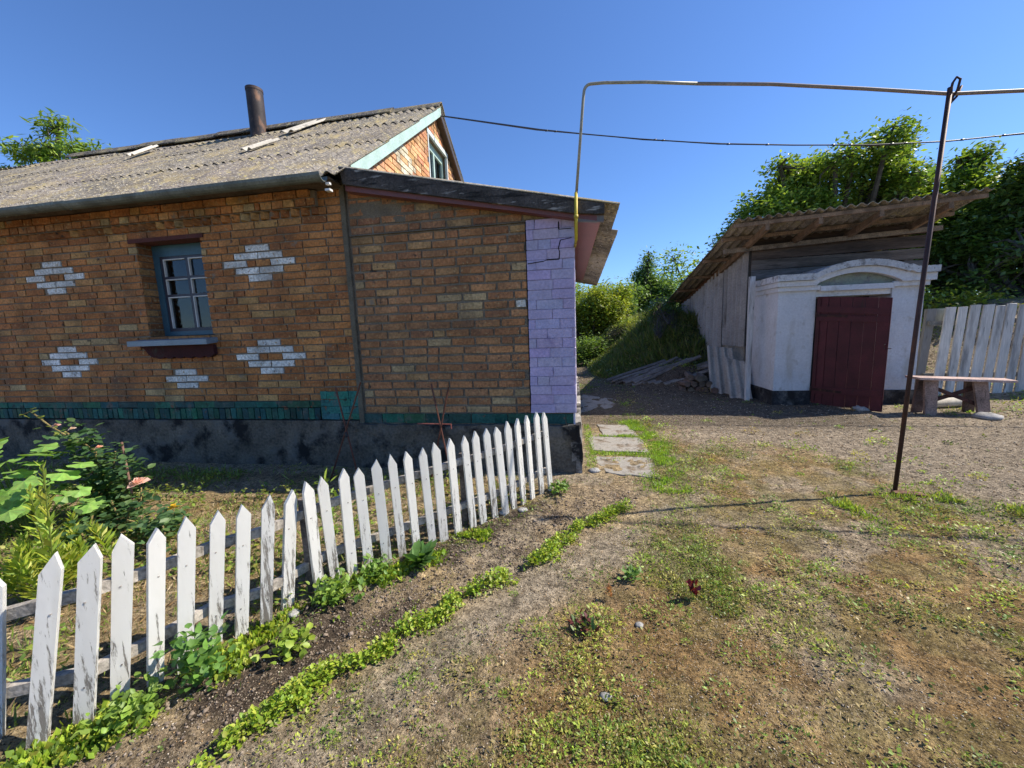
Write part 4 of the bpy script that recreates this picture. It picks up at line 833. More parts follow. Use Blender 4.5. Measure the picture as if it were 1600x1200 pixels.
# ------------------------------------------------------------------ trees
def rag(blobs, seed, k=5):
    g_ = np.random.default_rng(seed); out = []
    for b in blobs:
        out.append((b[0], b[1], b[2], b[3]*.72, b[4]*.72, b[5]*.72))
        for i in range(k):
            d = g_.normal(size=3); d /= np.linalg.norm(d); f = g_.uniform(.22, .4); q = g_.uniform(.75, 1.12)
            out.append((b[0]+d[0]*b[3]*q, b[1]+d[1]*b[4]*q, b[2]+d[2]*b[5]*q, b[3]*f, b[4]*f, b[5]*f))
    return out
def tree(name, label, cat, base, blobs, nclus, per, lsz, cols, trunk_r=.12, group=None, seed=1, spread=.22, hole=.42, aspect=.5, branch=True, droop=0, ragged=True):
    g_ = np.random.default_rng(seed); global rng; old = rng; rng = g_
    t_ = thing(name, label, cat, base, group); base = np.array(base, float); blobs = rag(blobs, seed) if ragged else blobs
    vol = np.array([b[3]*b[4]*b[5] for b in blobs])**.75; pick = g_.choice(len(blobs), nclus*2, p=vol/vol.sum())
    Bm = np.array(blobs)[pick]; d = g_.normal(size=(nclus*2, 3)); d /= np.linalg.norm(d, axis=1)[:, None]; r = g_.uniform(.25, 1, nclus*2)**.42
    Cn = Bm[:, :3]+d*r[:, None]*Bm[:, 3:6]*(1+.16*(g_.normal(size=(nclus*2, 1))))
    ns = fbm(Cn[:, 0]*1.7+Cn[:, 2]*.9, Cn[:, 1]*1.7+Cn[:, 2]*1.3, seed, 3); Cn = Cn[ns > hole][:nclus]; Cn = Cn[Cn[:, 2] > base[2]+.15]; n = len(Cn)
    cc = pal(n, cols, .3); P = np.repeat(Cn, per, 0); off = g_.normal(size=P.shape)*spread; off[:, 2] *= .7; P = P+off
    D = g_.normal(size=P.shape); D[:, 2] = D[:, 2]*.5-droop; D /= np.linalg.norm(D, axis=1)[:, None]
    L = lsz*g_.uniform(.6, 1.25, len(P)); V, F_ = leafquads(P, D, L, L*aspect, up=np.array([0, 0, 1.]))
    cl = np.repeat(cc, per, 0)*g_.uniform(.75, 1.3, len(P))[:, None]
    npmesh('crown', V, F_, cl, m_leaf, t_)
    mb = MB(); bk = (.11, .09, .07); hub = np.array([np.mean([b[0] for b in blobs])*.5+base[0]*.5, np.mean([b[1] for b in blobs])*.5+base[1]*.5, base[2]+.3*(np.mean([b[2] for b in blobs])-base[2])])
    mb.tube([base-np.array([0, 0, .2]), base*.5+hub*.5+g_.normal(size=3)*.03, hub], [trunk_r*1.25, trunk_r, trunk_r*.85], 9, bk)
    if branch:
        for b in blobs:
            c_ = np.array(b[:3]); q = hub*.5+c_*.5+g_.normal(size=3)*.15; mb.tube([hub, q, c_], [trunk_r*.6, trunk_r*.42, trunk_r*.25], 6, bk)
            near = Cn[np.argsort(np.linalg.norm(Cn-c_, axis=1))][::max(1, n//(14*len(blobs)))][:16]
            for e in near: mb.tube([c_, c_*.5+e*.5+g_.normal(size=3)*.08, e], [trunk_r*.2, trunk_r*.12, trunk_r*.05], 4, bk, cap=False)
    mb.build('trunk', m_bark, t_); rng = old; return t_
LG = [(.17, .27, .045), (.23, .32, .05), (.28, .35, .065), (.12, .20, .035)]; DG = [(.07, .12, .027), (.10, .155, .035), (.13, .19, .045)]; YG = [(.25, .31, .04), (.32, .34, .055), (.2, .28, .04)]
tree('walnut_tree', 'broad bright green tree rising behind the shed roof', 'tree', (8.0, 14.2, 0), [(6.0, 14, 4.6, 1.2, 1.6, 1.2), (6.9, 14, 5.5, 1.0, 1.4, 1.0), (7.9, 14, 5.6, 1.1, 1.6, 1.1), (8.7, 14, 5.6, 1.0, 1.5, 1.1), (7.5, 14, 4.2, 2.2, 1.4, .9), (9.8, 14, 5.0, .9, 1.3, 1.0), (9.4, 14, 6.1, .45, .5, .65), (10.0, 14.3, 4.3, 1.0, 1.5, 1.1), (5.2, 14, 3.9, .6, .8, .8)], 2500, 26, .15, LG, .2, seed=3, hole=.42, spread=.16)
tree('walnut_tree', 'tree with a narrow upright top just right of the rusty post', 'tree', (11.2, 14.0, 0), [(11.2, 14, 5.0, .9, 1, 1.0), (11.4, 14, 6.0, .35, .4, .5), (10.8, 13.6, 4.0, .7, 1, .9), (12.5, 14, 4.6, .8, 1, 1)], 760, 26, .16, LG[:2]+DG[2:], .14, seed=5, hole=.4, spread=.17)
tree('dark_tree', 'dark shady tree at the right edge above the plank fence', 'tree', (12.2, 12.2, 0), [(11.9, 12.2, 4.2, 1.2, 1.3, 1.2), (12.6, 12.0, 5.0, 1.4, 1.3, 1.2), (11.3, 12.2, 4.6, .8, .9, .8), (10.4, 12.1, 3.2, 1.2, 1.1, 1.0), (12.2, 12.2, 2.7, 2.0, 1.3, 1.0), (9.6, 12.2, 2.7, .9, 1.0, .9), (14.5, 12, 4.0, 1.5, 1.4, 1.8)], 1700, 26, .16, DG+LG[3:], .2, seed=8, hole=.43, spread=.16)
tree('elder_bush', 'yellow-green bush showing over the white planks', 'bush', (9.6, 10.6, 0), [(8.6, 10.6, 1.5, .9, .6, .7), (9.8, 10.6, 1.5, 1.0, .6, .65), (11.3, 10.7, 1.4, 1.2, .6, .6), (7.6, 10.4, 1.2, .7, .5, .7), (7.2, 10.2, .6, .8, .4, .6), (8.8, 10.4, .7, 1.0, .4, .6), (10.4, 10.4, .7, 1.2, .4, .6)], 620, 26, .12, YG, .06, seed=12, hole=.36, spread=.18)
tree('elder_bush', 'dense yellow-green bush behind the annex corner', 'bush', (1.2, 18.5, 0), [(.3, 18.5, 1.9, 1.4, 1.2, 1.5), (1.4, 18.5, 2.4, 1.1, 1.2, 1.4), (-1.2, 18.5, 2.0, 1.4, 1.2, 1.5)], 1000, 24, .15, YG, .1, seed=15, hole=.34)
tree('dark_shrub', 'low dark green shrub at the foot of the distant bushes', 'shrub', (.6, 15.6, 0), [(.35, 15.6, .55, .75, .6, .65), (1.0, 15.9, .5, .5, .5, .5)], 240, 24, .12, LG[:1]+DG[2:], .05, seed=17, hole=.3)
tree('poplar_tree', 'slender pale green tree standing above the distant bushes', 'tree', (4.5, 26, 0), [(4.6, 26, 4.2, .8, .8, 1.3), (4.45, 26, 5.4, .4, .4, .75), (3.7, 25.4, 3.2, .9, .9, 1.1), (5.4, 26, 3.6, .9, .9, 1.0), (2.6, 24, 2.6, 1.0, 1.0, 1.3)], 900, 22, .2, [(.15, .24, .07), (.18, .27, .08), (.12, .2, .06)], .12, seed=19, hole=.34)
tree('poplar_tree', 'feathery tree tip showing behind the left end of the house roof', 'tree', (-15.0, 10.2, 0), [(-14.1, 9.3, 7.55, .32, .3, .25), (-15.3, 9.3, 7.05, .5, .4, .22), (-14.3, 9.3, 6.9, .45, .4, .3), (-13.2, 9.3, 6.75, .55, .4, .22), (-15.6, 9.3, 6.4, .4, .4, .2), (-14.4, 9.3, 6.2, 1.2, .5, .3)], 260, 16, .2, LG, .1, seed=23, hole=.2, spread=.12, aspect=.28, droop=.4, ragged=False)
for k, (x_, y_, s_, lb) in enumerate(((-9, 30, 1.3, 'distant tree far away behind the left part of the house'), (9, 30, 1.4, 'distant tree beyond the shed'), (17, 24, 1.3, 'distant tree beyond the dark tree at the right'), (-3, 36, 1.4, 'distant tree straight behind the annex'), (1.5, 34, .9, 'far tree behind the yellow-green bush'), (26, 18, 1.3, 'far tree beyond the end of the plank fence'))):
    tree('garden_tree', lb, 'tree', (x_, y_, 0), [(x_, y_, 3*s_, 2.4*s_, 2*s_, 1.9*s_), (x_+2*s_, y_, 2.2*s_, 1.8*s_, 1.6*s_, 1.6*s_), (x_-2*s_, y_, 2*s_, 1.8*s_, 1.6*s_, 1.5*s_)], 420, 18, .34, LG, .18, 'distant garden trees', seed=30+k, hole=.3, spread=.4)
tree('elder_shrub', 'dark weedy shrub growing on the bank against the shed wall', 'shrub', (2.75, 12.4, Hs(2.75, 12.4)), [(2.7, 12.4, Hs(2.7, 12.4)+.25, .5, .6, .4), (2.9, 13.5, Hs(2.9, 13.5)+.3, .4, .6, .45), (2.4, 11.5, Hs(2.4, 11.5)+.12, .5, .5, .3)], 170, 22, .09, LG[:1]+DG, .03, seed=51, hole=.3, spread=.12)
tree('elder_shrub', 'small sunlit shrub on the far side of the grassy bank', 'shrub', (2.2, 16.2, Hs(2.2, 16.2)), [(2.2, 16.2, Hs(2.2, 16.2)+.2, .6, .6, .45), (1.3, 16.2, Hs(1.3, 16.2)+.2, .5, .5, .4)], 150, 22, .09, YG, .03, seed=52, hole=.3, spread=.12)
# ------------------------------------------------------------------ plants
def lobed_leaf(mb, c, nrm, fwd, r, col, lobes=5, stem=None):
    nrm = Vector(nrm).normalized(); fwd = Vector(fwd); fwd = (fwd-nrm*fwd.dot(nrm)).normalized(); sd_ = nrm.cross(fwd); c = Vector(c); n = lobes*6; pts = []
    for i in range(n+1):
        a = (-.86+1.72*i/n)*math.pi; rr = r*(.72+.28*abs(math.cos(a*lobes/1.72*.86)))*(1-.12*abs(a)/math.pi)*R(.95, 1.03)
        pts.append(c+(fwd*math.cos(a)+sd_*math.sin(a))*rr+nrm*(-.12*rr*abs(math.sin(a*2.5))-.12*rr))
    b = len(mb.v); mb.v.append(tuple(c)); mb.v += [tuple(p) for p in pts]
    for i in range(n): mb.f.append([b, b+1+i, b+2+i]); mb.c.append(tuple(q*R(.9, 1.1) for q in col))
def stemt(mb, pts, r, col): mb.tube(pts, r, 5, col)
# large mallow
t_ = thing('mallow_plant', 'big lobed-leaf mallow plant in the garden at the left edge', 'plant', (-4.2, 2.1, 0))
mb = MB(); ms = MB()
for k in range(64):
    a = R(0, 6.28); rr = R(.0, .62)**.8; z_ = R(.22, .80)*(1-.3*rr); c = Vector((-4.25+rr*math.cos(a)*.85, 2.12+rr*math.sin(a)*.6, z_)); out = Vector((math.cos(a), math.sin(a), 0))
    f = R(.8, 1.25); lobed_leaf(mb, c, Vector((0, -.25, 1))+out*.45+Vector((R(-.3, .3), R(-.3, .3), 0)), out, R(.07, .125), (.22*f, .38*f, .08*f))
    if k % 2: stemt(ms, [(-4.25+R(-.1, .1), 2.15, 0), c*.5+Vector((-4.25, 2.15, z_*.6))*.5, c], .005, (.15, .22, .06))
mb.build('leaves', m_leaf, t_); ms.build('stem', m_leaf, t_)
# goldenrod-like spikes
def spike(base, top, n, l, cols, lean=0):
    P = []; D = []; b = Vector(base); t2 = Vector(top)
    for i in range(n):
        f = (i/n)**.8; c = b.lerp(t2, f); a = i*2.4; e = math.radians(R(15, 45)+35*f); D.append((math.cos(a)*math.cos(e), math.sin(a)*math.cos(e), math.sin(e))); P.append(c)
    L = np.array([l*(1.1-.65*i/n)*R(.8, 1.1) for i in range(n)]); V, F_ = leafquads(np.array([tuple(p) for p in P]), np.array(D), L, L*.24, up=np.array([0, 0, 1.])); return V, F_
t_ = thing('goldenrod_plant', 'tall yellow-green spiky plants behind the leftmost pickets', 'plant', (-2.9, 1.5, 0))
Vs = []; Fs = []; o_ = 0; ms = MB()
for k in range(20):
    x_ = -3.05+R(-.42, .22); y_ = 1.5+R(-.05, .4); h_ = R(.16, .36); lean = Vector((R(-.08, .08), R(-.06, .06), 0))
    if k == 0: x_, y_, h_ = -2.87, 1.5, .84
    if k in (1, 2, 3): x_, y_, h_ = -3.0-.16*k, 1.55+.1*k, .72-.07*k
    V, F_ = spike((x_, y_, .05), Vector((x_, y_, h_))+lean, 56, .11, None); Vs.append(V); Fs.append(F_+o_); o_ += len(V); stemt(ms, [(x_, y_, 0), Vector((x_, y_, h_))+lean], .004, (.2, .25, .05))
V = np.vstack(Vs); F_ = np.vstack(Fs); npmesh('leaves', V, F_, pal(len(F_), [(.30, .40, .05), (.36, .42, .05), (.22, .33, .04), (.42, .42, .06)]), m_leaf, t_); ms.build('stem', m_leaf, t_)
# roses
def rosette(mb, c, r, col, n=14, up=(0, -.3, 1)):
    c = Vector(c); up = Vector(up).normalized()
    for i in range(n):
        a = i*2.4; f = (i+1)/n; t1 = up.orthogonal().normalized(); t2 = up.cross(t1); o = t1*math.cos(a)+t2*math.sin(a); s = o.cross(up)
        b = c+o*r*.15*f; tip = c+o*r*f+up*r*(1-f)*.7; w_ = r*.55*(.5+f*.5); k = R(.88, 1.1)
        mb.add([b, (b+tip)/2+s*w_+up*.1*r, tip, (b+tip)/2-s*w_+up*.1*r], [(0, 1, 2, 3)], tuple(q*k for q in col))
def rose_bush(label, base, canes, flowers, nleaf, spreadv, seed, cols, ls=.05, group=None):
    global rng; old = rng; rng = np.random.default_rng(seed); t_ = thing('rose_bush', label, 'rose bush', base, group); ms = MB(); P = []
    for c in canes:
        pts = [Vector(base)]+[Vector(p) for p in c]; stemt(ms, pts, .006, (.26, .2, .08)); 
        for a, b in zip(pts[:-1], pts[1:]):
            for q in range(int((b-a).length*nleaf)): P.append(tuple(a.lerp(b, R(.1, 1))+Vector((R(-1, 1), R(-1, 1), R(-.8, .8)))*spreadv))
    P = np.array(P); n = len(P); D = dirs(n, -25, 35); L = ls*rng.uniform(.7, 1.2, n); V, F_ = leafhex(P, D, L, L*.68, up=np.array([0, 0, 1.])); npmesh('leaves', V, F_, np.repeat(pal(n, cols, .25), 4, 0), m_leaf, t_)
    ms.build('stem', m_bark, t_)
    for (c, r, col) in flowers: mb = MB(); rosette(mb, c, r, col); mb.build('flower', m_petal, t_); 
    rng = old; return t_
RG = [(.07, .14, .05), (.05, .11, .04), (.10, .17, .05)]
PK = (.80, .50, .42); YL = (.85, .62, .05)
rose_bush('tall rose bush with pale pink blooms beside the big mallow', (-4.0, 2.55, 0), [[(-4.05, 2.5, .35), (-4.0, 2.5, .58), (-4.3, 2.5, .75)], [(-3.9, 2.5, .3), (-3.8, 2.5, .58)], [(-4.1, 2.55, .3), (-4.25, 2.5, .55)], [(-3.75, 2.5, .25), (-3.72, 2.5, .5)]],
          [((-4.338, 2.48, .80), .035, PK), ((-4.173, 2.48, .775), .03, (.8, .62, .5)), ((-3.93, 2.48, .62), .03, (.8, .45, .35))], 330, .12, 41, RG, ls=.065)
rose_bush('arching rose cane with sparse yellowish leaves over the mallow', (-4.1, 2.6, 0), [[(-4.1, 2.55, .55), (-4.45, 2.5, .80), (-4.62, 2.5, .92), (-4.75, 2.5, .88)]], [], 26, .03, 43, [(.25, .30, .05), (.2, .24, .05)])
rose_bush('small rose with one large pale pink bloom in front of the plinth', (-3.55, 2.3, 0), [[(-3.56, 2.45, .15), (-3.60, 2.5, .27)], [(-3.45, 2.3, .2)], [(-3.7, 2.35, .22)]], [((-3.62, 2.5, .31), .085, (.86, .55, .47))], 170, .08, 45, RG, ls=.06)
rose_bush('yellow-flowered rose behind the sixth picket from the left', (-3.2, 2.35, 0), [[(-3.25, 2.45, .10), (-3.3, 2.5, .08)], [(-3.05, 2.2, .16)], [(-2.9, 2.1, .2), (-2.75, 2.0, .18)], [(-3.35, 2.2, .15)]], [((-3.308, 2.5, .11), .05, YL)], 200, .1, 47, RG, ls=.06)
rose_bush('low rose with one small yellow bloom left of the yellow-flowered one', (-3.6, 2.1, 0), [[(-3.8, 2.3, .2), (-3.95, 2.4, .14)], [(-3.4, 2.0, .18)], [(-3.3, 1.9, .25), (-3.1, 1.8, .22)]], [((-4.0, 2.44, .13), .04, YL)], 200, .1, 49, RG, ls=.06)
ms = MB(); ms.tube([(-3.70, 2.5, 0), (-3.72, 2.5, .66)], .009, 7, (.30, .17, .13)); o = ms.build('garden_stake', m_metal, None, (-3.7, 2.5, 0)); tag(o, 'thin reddish stake standing in the rose bush', 'stake')
# broadleaf weeds beside the pickets
def weed(name, label, base, h, r, n, l, asp, cols, seed, e=(5, 60), group=None):
    global rng; old = rng; rng = np.random.default_rng(seed); b = np.array([base[0], base[1], Hs(*base)])
    P = b+np.stack([rng.normal(size=n)*r*.4, rng.normal(size=n)*r*.4, rng.uniform(0.02, h, n)], 1); D = dirs(n, *e); L = l*rng.uniform(.6, 1.15, n)
    V, F_ = leafhex(P, D, L, L*asp, up=np.array([0, 0, 1.])); o = npmesh(name, V, F_, np.repeat(pal(n, cols, .22), 4, 0), m_leaf, None, tuple(b)); tag(o, label, 'weed', group); rng = old
weed('goosefoot_weed', 'leafy bright green weed in front of the seventh visible picket', (-1.60, 1.20), .26, .11, 190, .045, .75, [(.12, .25, .05), (.15, .29, .05), (.1, .2, .04)], 61)
weed('goosefoot_weed', 'low light green weed between the fifth and sixth pickets', (-1.72, 1.05), .13, .13, 170, .034, .7, [(.2, .32, .05), (.25, .36, .06)], 62)
weed('dock_weed', 'dark glossy dock weed at the foot of the middle pickets', (-1.0, 2.10), .06, .04, 30, .15, .4, [(.06, .14, .03), (.09, .18, .04)], 63, (15, 55))
weed('nettle_weed', 'bushy green weed around the bare ends of the leaning pickets', (-1.36, 1.76), .12, .16, 260, .04, .6, [(.18, .29, .04), (.13, .24, .04), (.24, .33, .05)], 64)
weed('nettle_weed', 'small weed clump left of the dock by the fence', (-1.22, 1.98), .09, .12, 120, .04, .6, [(.18, .29, .04), (.13, .24, .04)], 65)
weed('goosefoot_weed', 'yellowish weed standing between fence and seedling row', (-1.33, 1.42), .1, .1, 110, .04, .8, [(.28, .36, .04), (.22, .32, .04)], 66)
weed('spurge_weed', 'light green shoot behind the twelfth picket', (-1.62, 2.15), .52, .07, 90, .08, .25, [(.25, .34, .05), (.18, .28, .05)], 67, (10, 70))
weed('plantain_weed', 'red-tinged weed clump on the bare yard right of the seedlings', (0.02, 1.72), .05, .07, 90, .04, .5, [(.1, .17, .04), (.15, .2, .05), (.16, .04, .04)], 68)
weed('plantain_weed', 'small bright green weed in the middle of the yard', (.30, 2.13), .04, .06, 80, .04, .45, [(.13, .24, .04), (.17, .28, .05)], 69)
weed('amaranth_weed', 'two dark red amaranth shoots in the yard', (.60, 2.0), .10, .03, 24, .045, .6, [(.14, .015, .03), (.18, .03, .03)], 70, (40, 85))
weed('plantain_weed', 'weed clump at the fence end by the house corner', (-.15, 3.3), .08, .12, 110, .05, .6, [(.18, .29, .04), (.13, .22, .04)], 71)
weed('dry_sorrel', 'dry rusty-orange sorrel spike in the yard', (.16, 1.95), .09, .02, 50, .02, .5, [(.5, .24, .09), (.42, .2, .08)], 72, (20, 85))
# ------------------------------------------------------------------ stuff: seedling row
n = 8000; t = rng.uniform(0, 1, n); yy = .78+2.27*t; wob = .028*np.sin(yy*9)+.025*np.sin(yy*23)
dens = fbm(yy*13, yy*0+3, 91, 3); keep = dens > .37; yy = yy[keep]; wob = wob[keep]; dens = dens[keep]; n = len(yy)
wr = .032*(dens)*1.6; xx = rowx(yy)+wob+rng.normal(size=n)*wr; ht = rng.uniform(.004, .075, n)*(.4+dens*1.2)*np.exp(-((xx-rowx(yy)-wob)/.07)**2)
P = np.stack([xx, yy+rng.normal(size=n)*.015, H(xx, yy)+ht], 1); L = rng.uniform(.011, .025, n); V, F_ = leafhex(P, dirs(n, 5, 65), L, L*.7, up=np.array([0, 0, 1.]))
o = npmesh('seedling_row', V, F_, np.repeat(pal(n, G2, .3), 4, 0), m_leaf); tag(o, 'long row of bright green seedlings beside the tilled bed', 'seedlings', kind='stuff')
# weeds and grass of the yard: small clumps
def inhouse(x, y): return (y > 3.78) & (x < .08)
def clear(x, y):
    m_ = ~inhouse(x, y)
    for P_, _ in SL:
        a = np.array(P_); m_ &= ~((x > a[:, 0].min()+.07) & (x < a[:, 0].max()-.07) & (y > a[:, 1].min()+.07) & (y < a[:, 1].max()-.06))
    m_ &= ~((x > 3.35) & (y > 7.38) & (x < 6.3))
    return m_
nc = 34000; cx, cy, cr = polar(nc, .75, 16); gm = greenmask(cx, cy)*(1-zgarden(cx, cy)*.6)
k = (rng.uniform(0, 1, nc) < gm*.8+.035) & clear(cx, cy); cx, cy, cr = cx[k], cy[k], cr[k]; per = 7
sz = rng.uniform(.5, 1.3, len(cx)); bx = np.repeat(cx, per); by = np.repeat(cy, per); s_ = np.repeat(sz, per); rr_ = np.repeat(cr, per)
n = len(bx); bx = bx+rng.normal(size=n)*.013*s_*(1+.1*rr_); by = by+rng.normal(size=n)*.013*s_*(1+.1*rr_); L = (.0085+.0022*rr_)*s_*rng.uniform(.6, 1.4, n)
P = np.stack([bx, by, H(bx, by)+rng.uniform(0, .014, n)*s_], 1); V, F_ = leafquads(P, dirs(n, -5, 55), L, L*rng.uniform(.3, .8, n), up=np.array([0, 0, 1.]))
cc = np.repeat(pal(len(cx), G1+[(.27, .26, .06)], .35), per, 0)*rng.uniform(.8, 1.2, n)[:, None]
o = npmesh('yard_weeds', V, F_, cc, m_leaf); tag(o, 'patchy low green weeds growing over the yard', 'weeds', kind='stuff')
nk = 8200; kx, ky, kr = polar(nk, .8, 13); dn_ = .20+.80*sm(.42, .56, fbm(kx*2.3, ky*2.3, 101, 4)); lf = sm(.15, .7, kx-rowx(np.clip(ky, .5, 3.1)))
dn_ = dn_*(.12+.88*lf)*(1-.82*zpath(kx, ky)); dn_ = np.maximum(dn_, .9*greenmask(kx, ky)*lf); k = (rng.uniform(0, 1, nk) < dn_*.45) & clear(kx, ky) & (zgarden(kx, ky) < .2) & (ztilled(kx, ky) < .2)
kx, ky, kr = kx[k], ky[k], kr[k]; m_ = len(kx); ks = rng.uniform(.45, 1.5, m_)**1.5*(.8+.06*kr); per = 64
bx = np.repeat(kx, per); by = np.repeat(ky, per); s_ = np.repeat(ks, per); n = len(bx); an = rng.uniform(0, 6.283, n); q = rng.uniform(0, 1, n)**.6*.062*s_
bx = bx+np.cos(an)*q*1.2; by = by+np.sin(an)*q; P = np.stack([bx, by, H(bx, by)+(1-(q/(.062*s_))**2)*rng.uniform(.0, .05, n)*s_], 1)
L = (.0105+.0019*np.repeat(kr, per))*rng.uniform(.5, 1.4, n)*np.sqrt(s_); el = np.radians(rng.uniform(-5, 60, n)); az = an+rng.normal(size=n)*.7
D = np.stack([np.cos(az)*np.cos(el), np.sin(az)*np.cos(el), np.sin(el)], 1); V, F_ = leafquads(P, D, L, L*rng.uniform(.25, .6, n), up=np.array([0, 0, 1.]))
kc = pal(m_, [(.30, .40, .05), (.36, .41, .06), (.20, .30, .045), (.42, .38, .08), (.26, .37, .045), (.32, .24, .09)], .25)
o = npmesh('weed_tufts', V, F_, np.repeat(kc, per, 0)*rng.uniform(.7, 1.3, n)[:, None], m_leaf); tag(o, 'scattered yellowish green weed tufts all over the yard', 'weed tufts', kind='stuff')
# grass blades
nb = 260000; bx, by, r_ = polar(nb, .75, 16); gm = greenmask(bx, by); pr = .26*(1-zpath(bx, by))*sm(.35,.6,fbm(bx*2.5,by*2.5,93,4))+.75*gm**1.5; pr = pr*(1-.75*ztilled(bx, by)); pr += .0
k = (rng.uniform(0, 1, nb) < pr) & clear(bx, by) & (zgarden(bx, by) < .4); bx, by, r_ = bx[k], by[k], r_[k]; n = len(bx)
green = rng.uniform(0, 1, n) < (.25+.7*greenmask(bx, by)); e = 0
D = dirs(n, 0, 1); el = np.radians(np.where(green, rng.uniform(20, 85, n), rng.uniform(-2, 30, n))); D = np.stack([D[:, 0]*np.cos(el), D[:, 1]*np.cos(el), np.sin(el)], 1)
L = (.014+.003*r_)*rng.uniform(.5, 1.6, n); P = np.stack([bx, by, H(bx, by)+.001], 1); V, F_ = leafquads(P, D, L, (.0016+.0009*r_)*rng.uniform(.6, 1.4, n))
cc = np.where(green[:, None], pal(n, G1, .3), pal(n, STRAW, .3)); o = npmesh('yard_grass', V, F_, cc, m_leaf); tag(o, 'short green and dry straw-coloured grass blades of the yard', 'grass', kind='stuff')
# lusher lines of grass: beside the slabs, right of the post, along the foot of the pickets
def lush(name, label, px, py, l0, l1, w0, cols, sprd):
    n = len(px); P = np.stack([px, py, H(px, py)], 1); el = (25, 85); L = rng.uniform(l0, l1, n); V, F_ = leafquads(P, dirs(n, *el), L, L*w0*rng.uniform(.6, 1.4, n))
    o = npmesh(name, V, F_, pal(n, cols, .3), m_leaf); tag(o, label, 'grass', kind='stuff')
q = rng.uniform(0, 1, 9000); sy = 3.35+2.75*q; sx = .90+.10*np.sin(sy*3)+.08*rng.normal(size=9000)*(1.3-.3*q); k = fbm(sx*6, sy*6, 111, 3) > .42; k &= clear(sx, sy)
s2y = np.concatenate([rng.uniform(4.37, 4.48, 700), rng.uniform(5.14, 5.2, 500), rng.uniform(3.9, 5.8, 700)]); s2x = np.concatenate([rng.uniform(.15, .8, 700), rng.uniform(.3, .75, 500), rng.uniform(.1, .2, 700)])
lush('strip_grass', 'bright green grass line creeping along the path slabs', np.concatenate([sx[k], s2x]), np.concatenate([sy[k], s2y]), .015, .055, .16, [(.24, .38, .04), (.30, .42, .05), (.18, .30, .04)], 1)
sx = rng.uniform(2.0, 5.6, 16000); sy = 3.28-.13*(sx-2.3)+.10*np.sin(sx*5)+.11*rng.normal(size=16000); k = fbm(sx*4, sy*4, 113, 3) > .46
lush('drive_grass', 'green grass line on the edge of the drive beyond the rusty post', sx[k], sy[k], .02, .06, .18, [(.22, .33, .045), (.28, .36, .05), (.17, .26, .04), (.34, .34, .08)], 1)
sy = rng.uniform(.8, 2.6, 9000); sx = fencex(sy)+.14+.07*rng.normal(size=9000); k = fbm(sx*5, sy*5, 117, 3) > .53
lush('fence_weeds', 'fine green weeds along the foot of the white pickets', sx[k], sy[k], .015, .045, .5, G2+G1[:2], 1)
# garden grass behind pickets
nb = 60000; bx = rng.uniform(-9, -.2, nb); by = rng.uniform(.5, 3.8, nb); pr = zgarden(bx, by)*(.12+.88*sm(.42, .6, fbm(bx*1.6, by*1.6, 81, 4)))
k = (rng.uniform(0, 1, nb) < pr) & (by < 3.79); bx, by = bx[k], by[k]; n = len(bx); gr = rng.uniform(0, 1, n) < .35+.5*sm(.45, .6, fbm(bx*2, by*2, 83, 3))
el = np.radians(np.where(gr, rng.uniform(30, 85, n), rng.uniform(0, 50, n))); D = dirs(n, 0, 1); D = np.stack([D[:, 0]*np.cos(el), D[:, 1]*np.cos(el), np.sin(el)], 1)
L = rng.uniform(.02, .08, n)*np.where(by > 3.2, 1.7, 1); P = np.stack([bx, by, H(bx, by)], 1); V, F_ = leafquads(P, D, L, rng.uniform(.004, .009, n))
cc = np.where(gr[:, None], pal(n, [(.2, .3, .05), (.14, .23, .04), (.28, .34, .07)], .3), pal(n, STRAW, .3)); o = npmesh('garden_grass', V, F_, cc, m_leaf); tag(o, 'mown green and straw grass of the garden behind the pickets', 'grass', kind='stuff')
nb = 16000; bx = rng.uniform(-6, -.2, nb); by = rng.uniform(.6, 3.6, nb); k = (zgarden(bx, by) > .3) & (fbm(bx*2.4, by*2.4, 87, 4) > .5); bx, by = bx[k], by[k]; n = len(bx)
P = np.stack([bx, by, H(bx, by)+rng.uniform(0, .09, n)], 1); L = rng.uniform(.02, .05, n); V, F_ = leafquads(P, dirs(n, -10, 50), L, L*.6, up=np.array([0, 0, 1.]))
o = npmesh('garden_weeds', V, F_, pal(n, G1, .3), m_leaf); tag(o, 'leafy green ground cover of the garden behind the pickets', 'ground cover', kind='stuff')
# bank
nb = 60000; bx = rng.uniform(.2, 3.4, nb); by = rng.uniform(9, 24, nb); hh = H(bx, by); k = (hh > .06) & (by+.3*bx > 10.5) & (((bx-2.45)/1.1)**2+((by-9.35)/1.0)**2 > 1); bx, by, hh = bx[k], by[k], hh[k]; n = len(bx)
L = rng.uniform(.05, .20, n)*(1+1.4*(fbm(bx*2, by*2, 95, 3) > .55)*sm(1, 2.2, bx)); P = np.stack([bx, by, hh], 1); V, F_ = leafquads(P, dirs(n, 35, 85), L, rng.uniform(.012, .035, n)); o = npmesh('bank_grass', V, F_, pal(n, [(.10, .15, .03), (.13, .17, .035), (.08, .12, .03), (.18, .16, .07), (.2, .22, .05)], .35), m_leaf); tag(o, 'long green grass on the bank beside the shed', 'grass', kind='stuff')
nb = 26000; bx = rng.uniform(.2, 3.4, nb); by = rng.uniform(9.5, 22, nb); hh = H(bx, by); k = (hh > .05) & (by+.3*bx > 10.4) & (fbm(bx*1.6, by*1.6, 121, 3) > .42); bx, by, hh = bx[k], by[k], hh[k]; n = len(bx)
P = np.stack([bx, by, hh+rng.uniform(0, .22, n)*fbm(bx*3, by*3, 123, 3)*1.4], 1); L = rng.uniform(.04, .10, n); V, F_ = leafquads(P, dirs(n, -15, 50), L, L*.55, up=np.array([0, 0, 1.]))
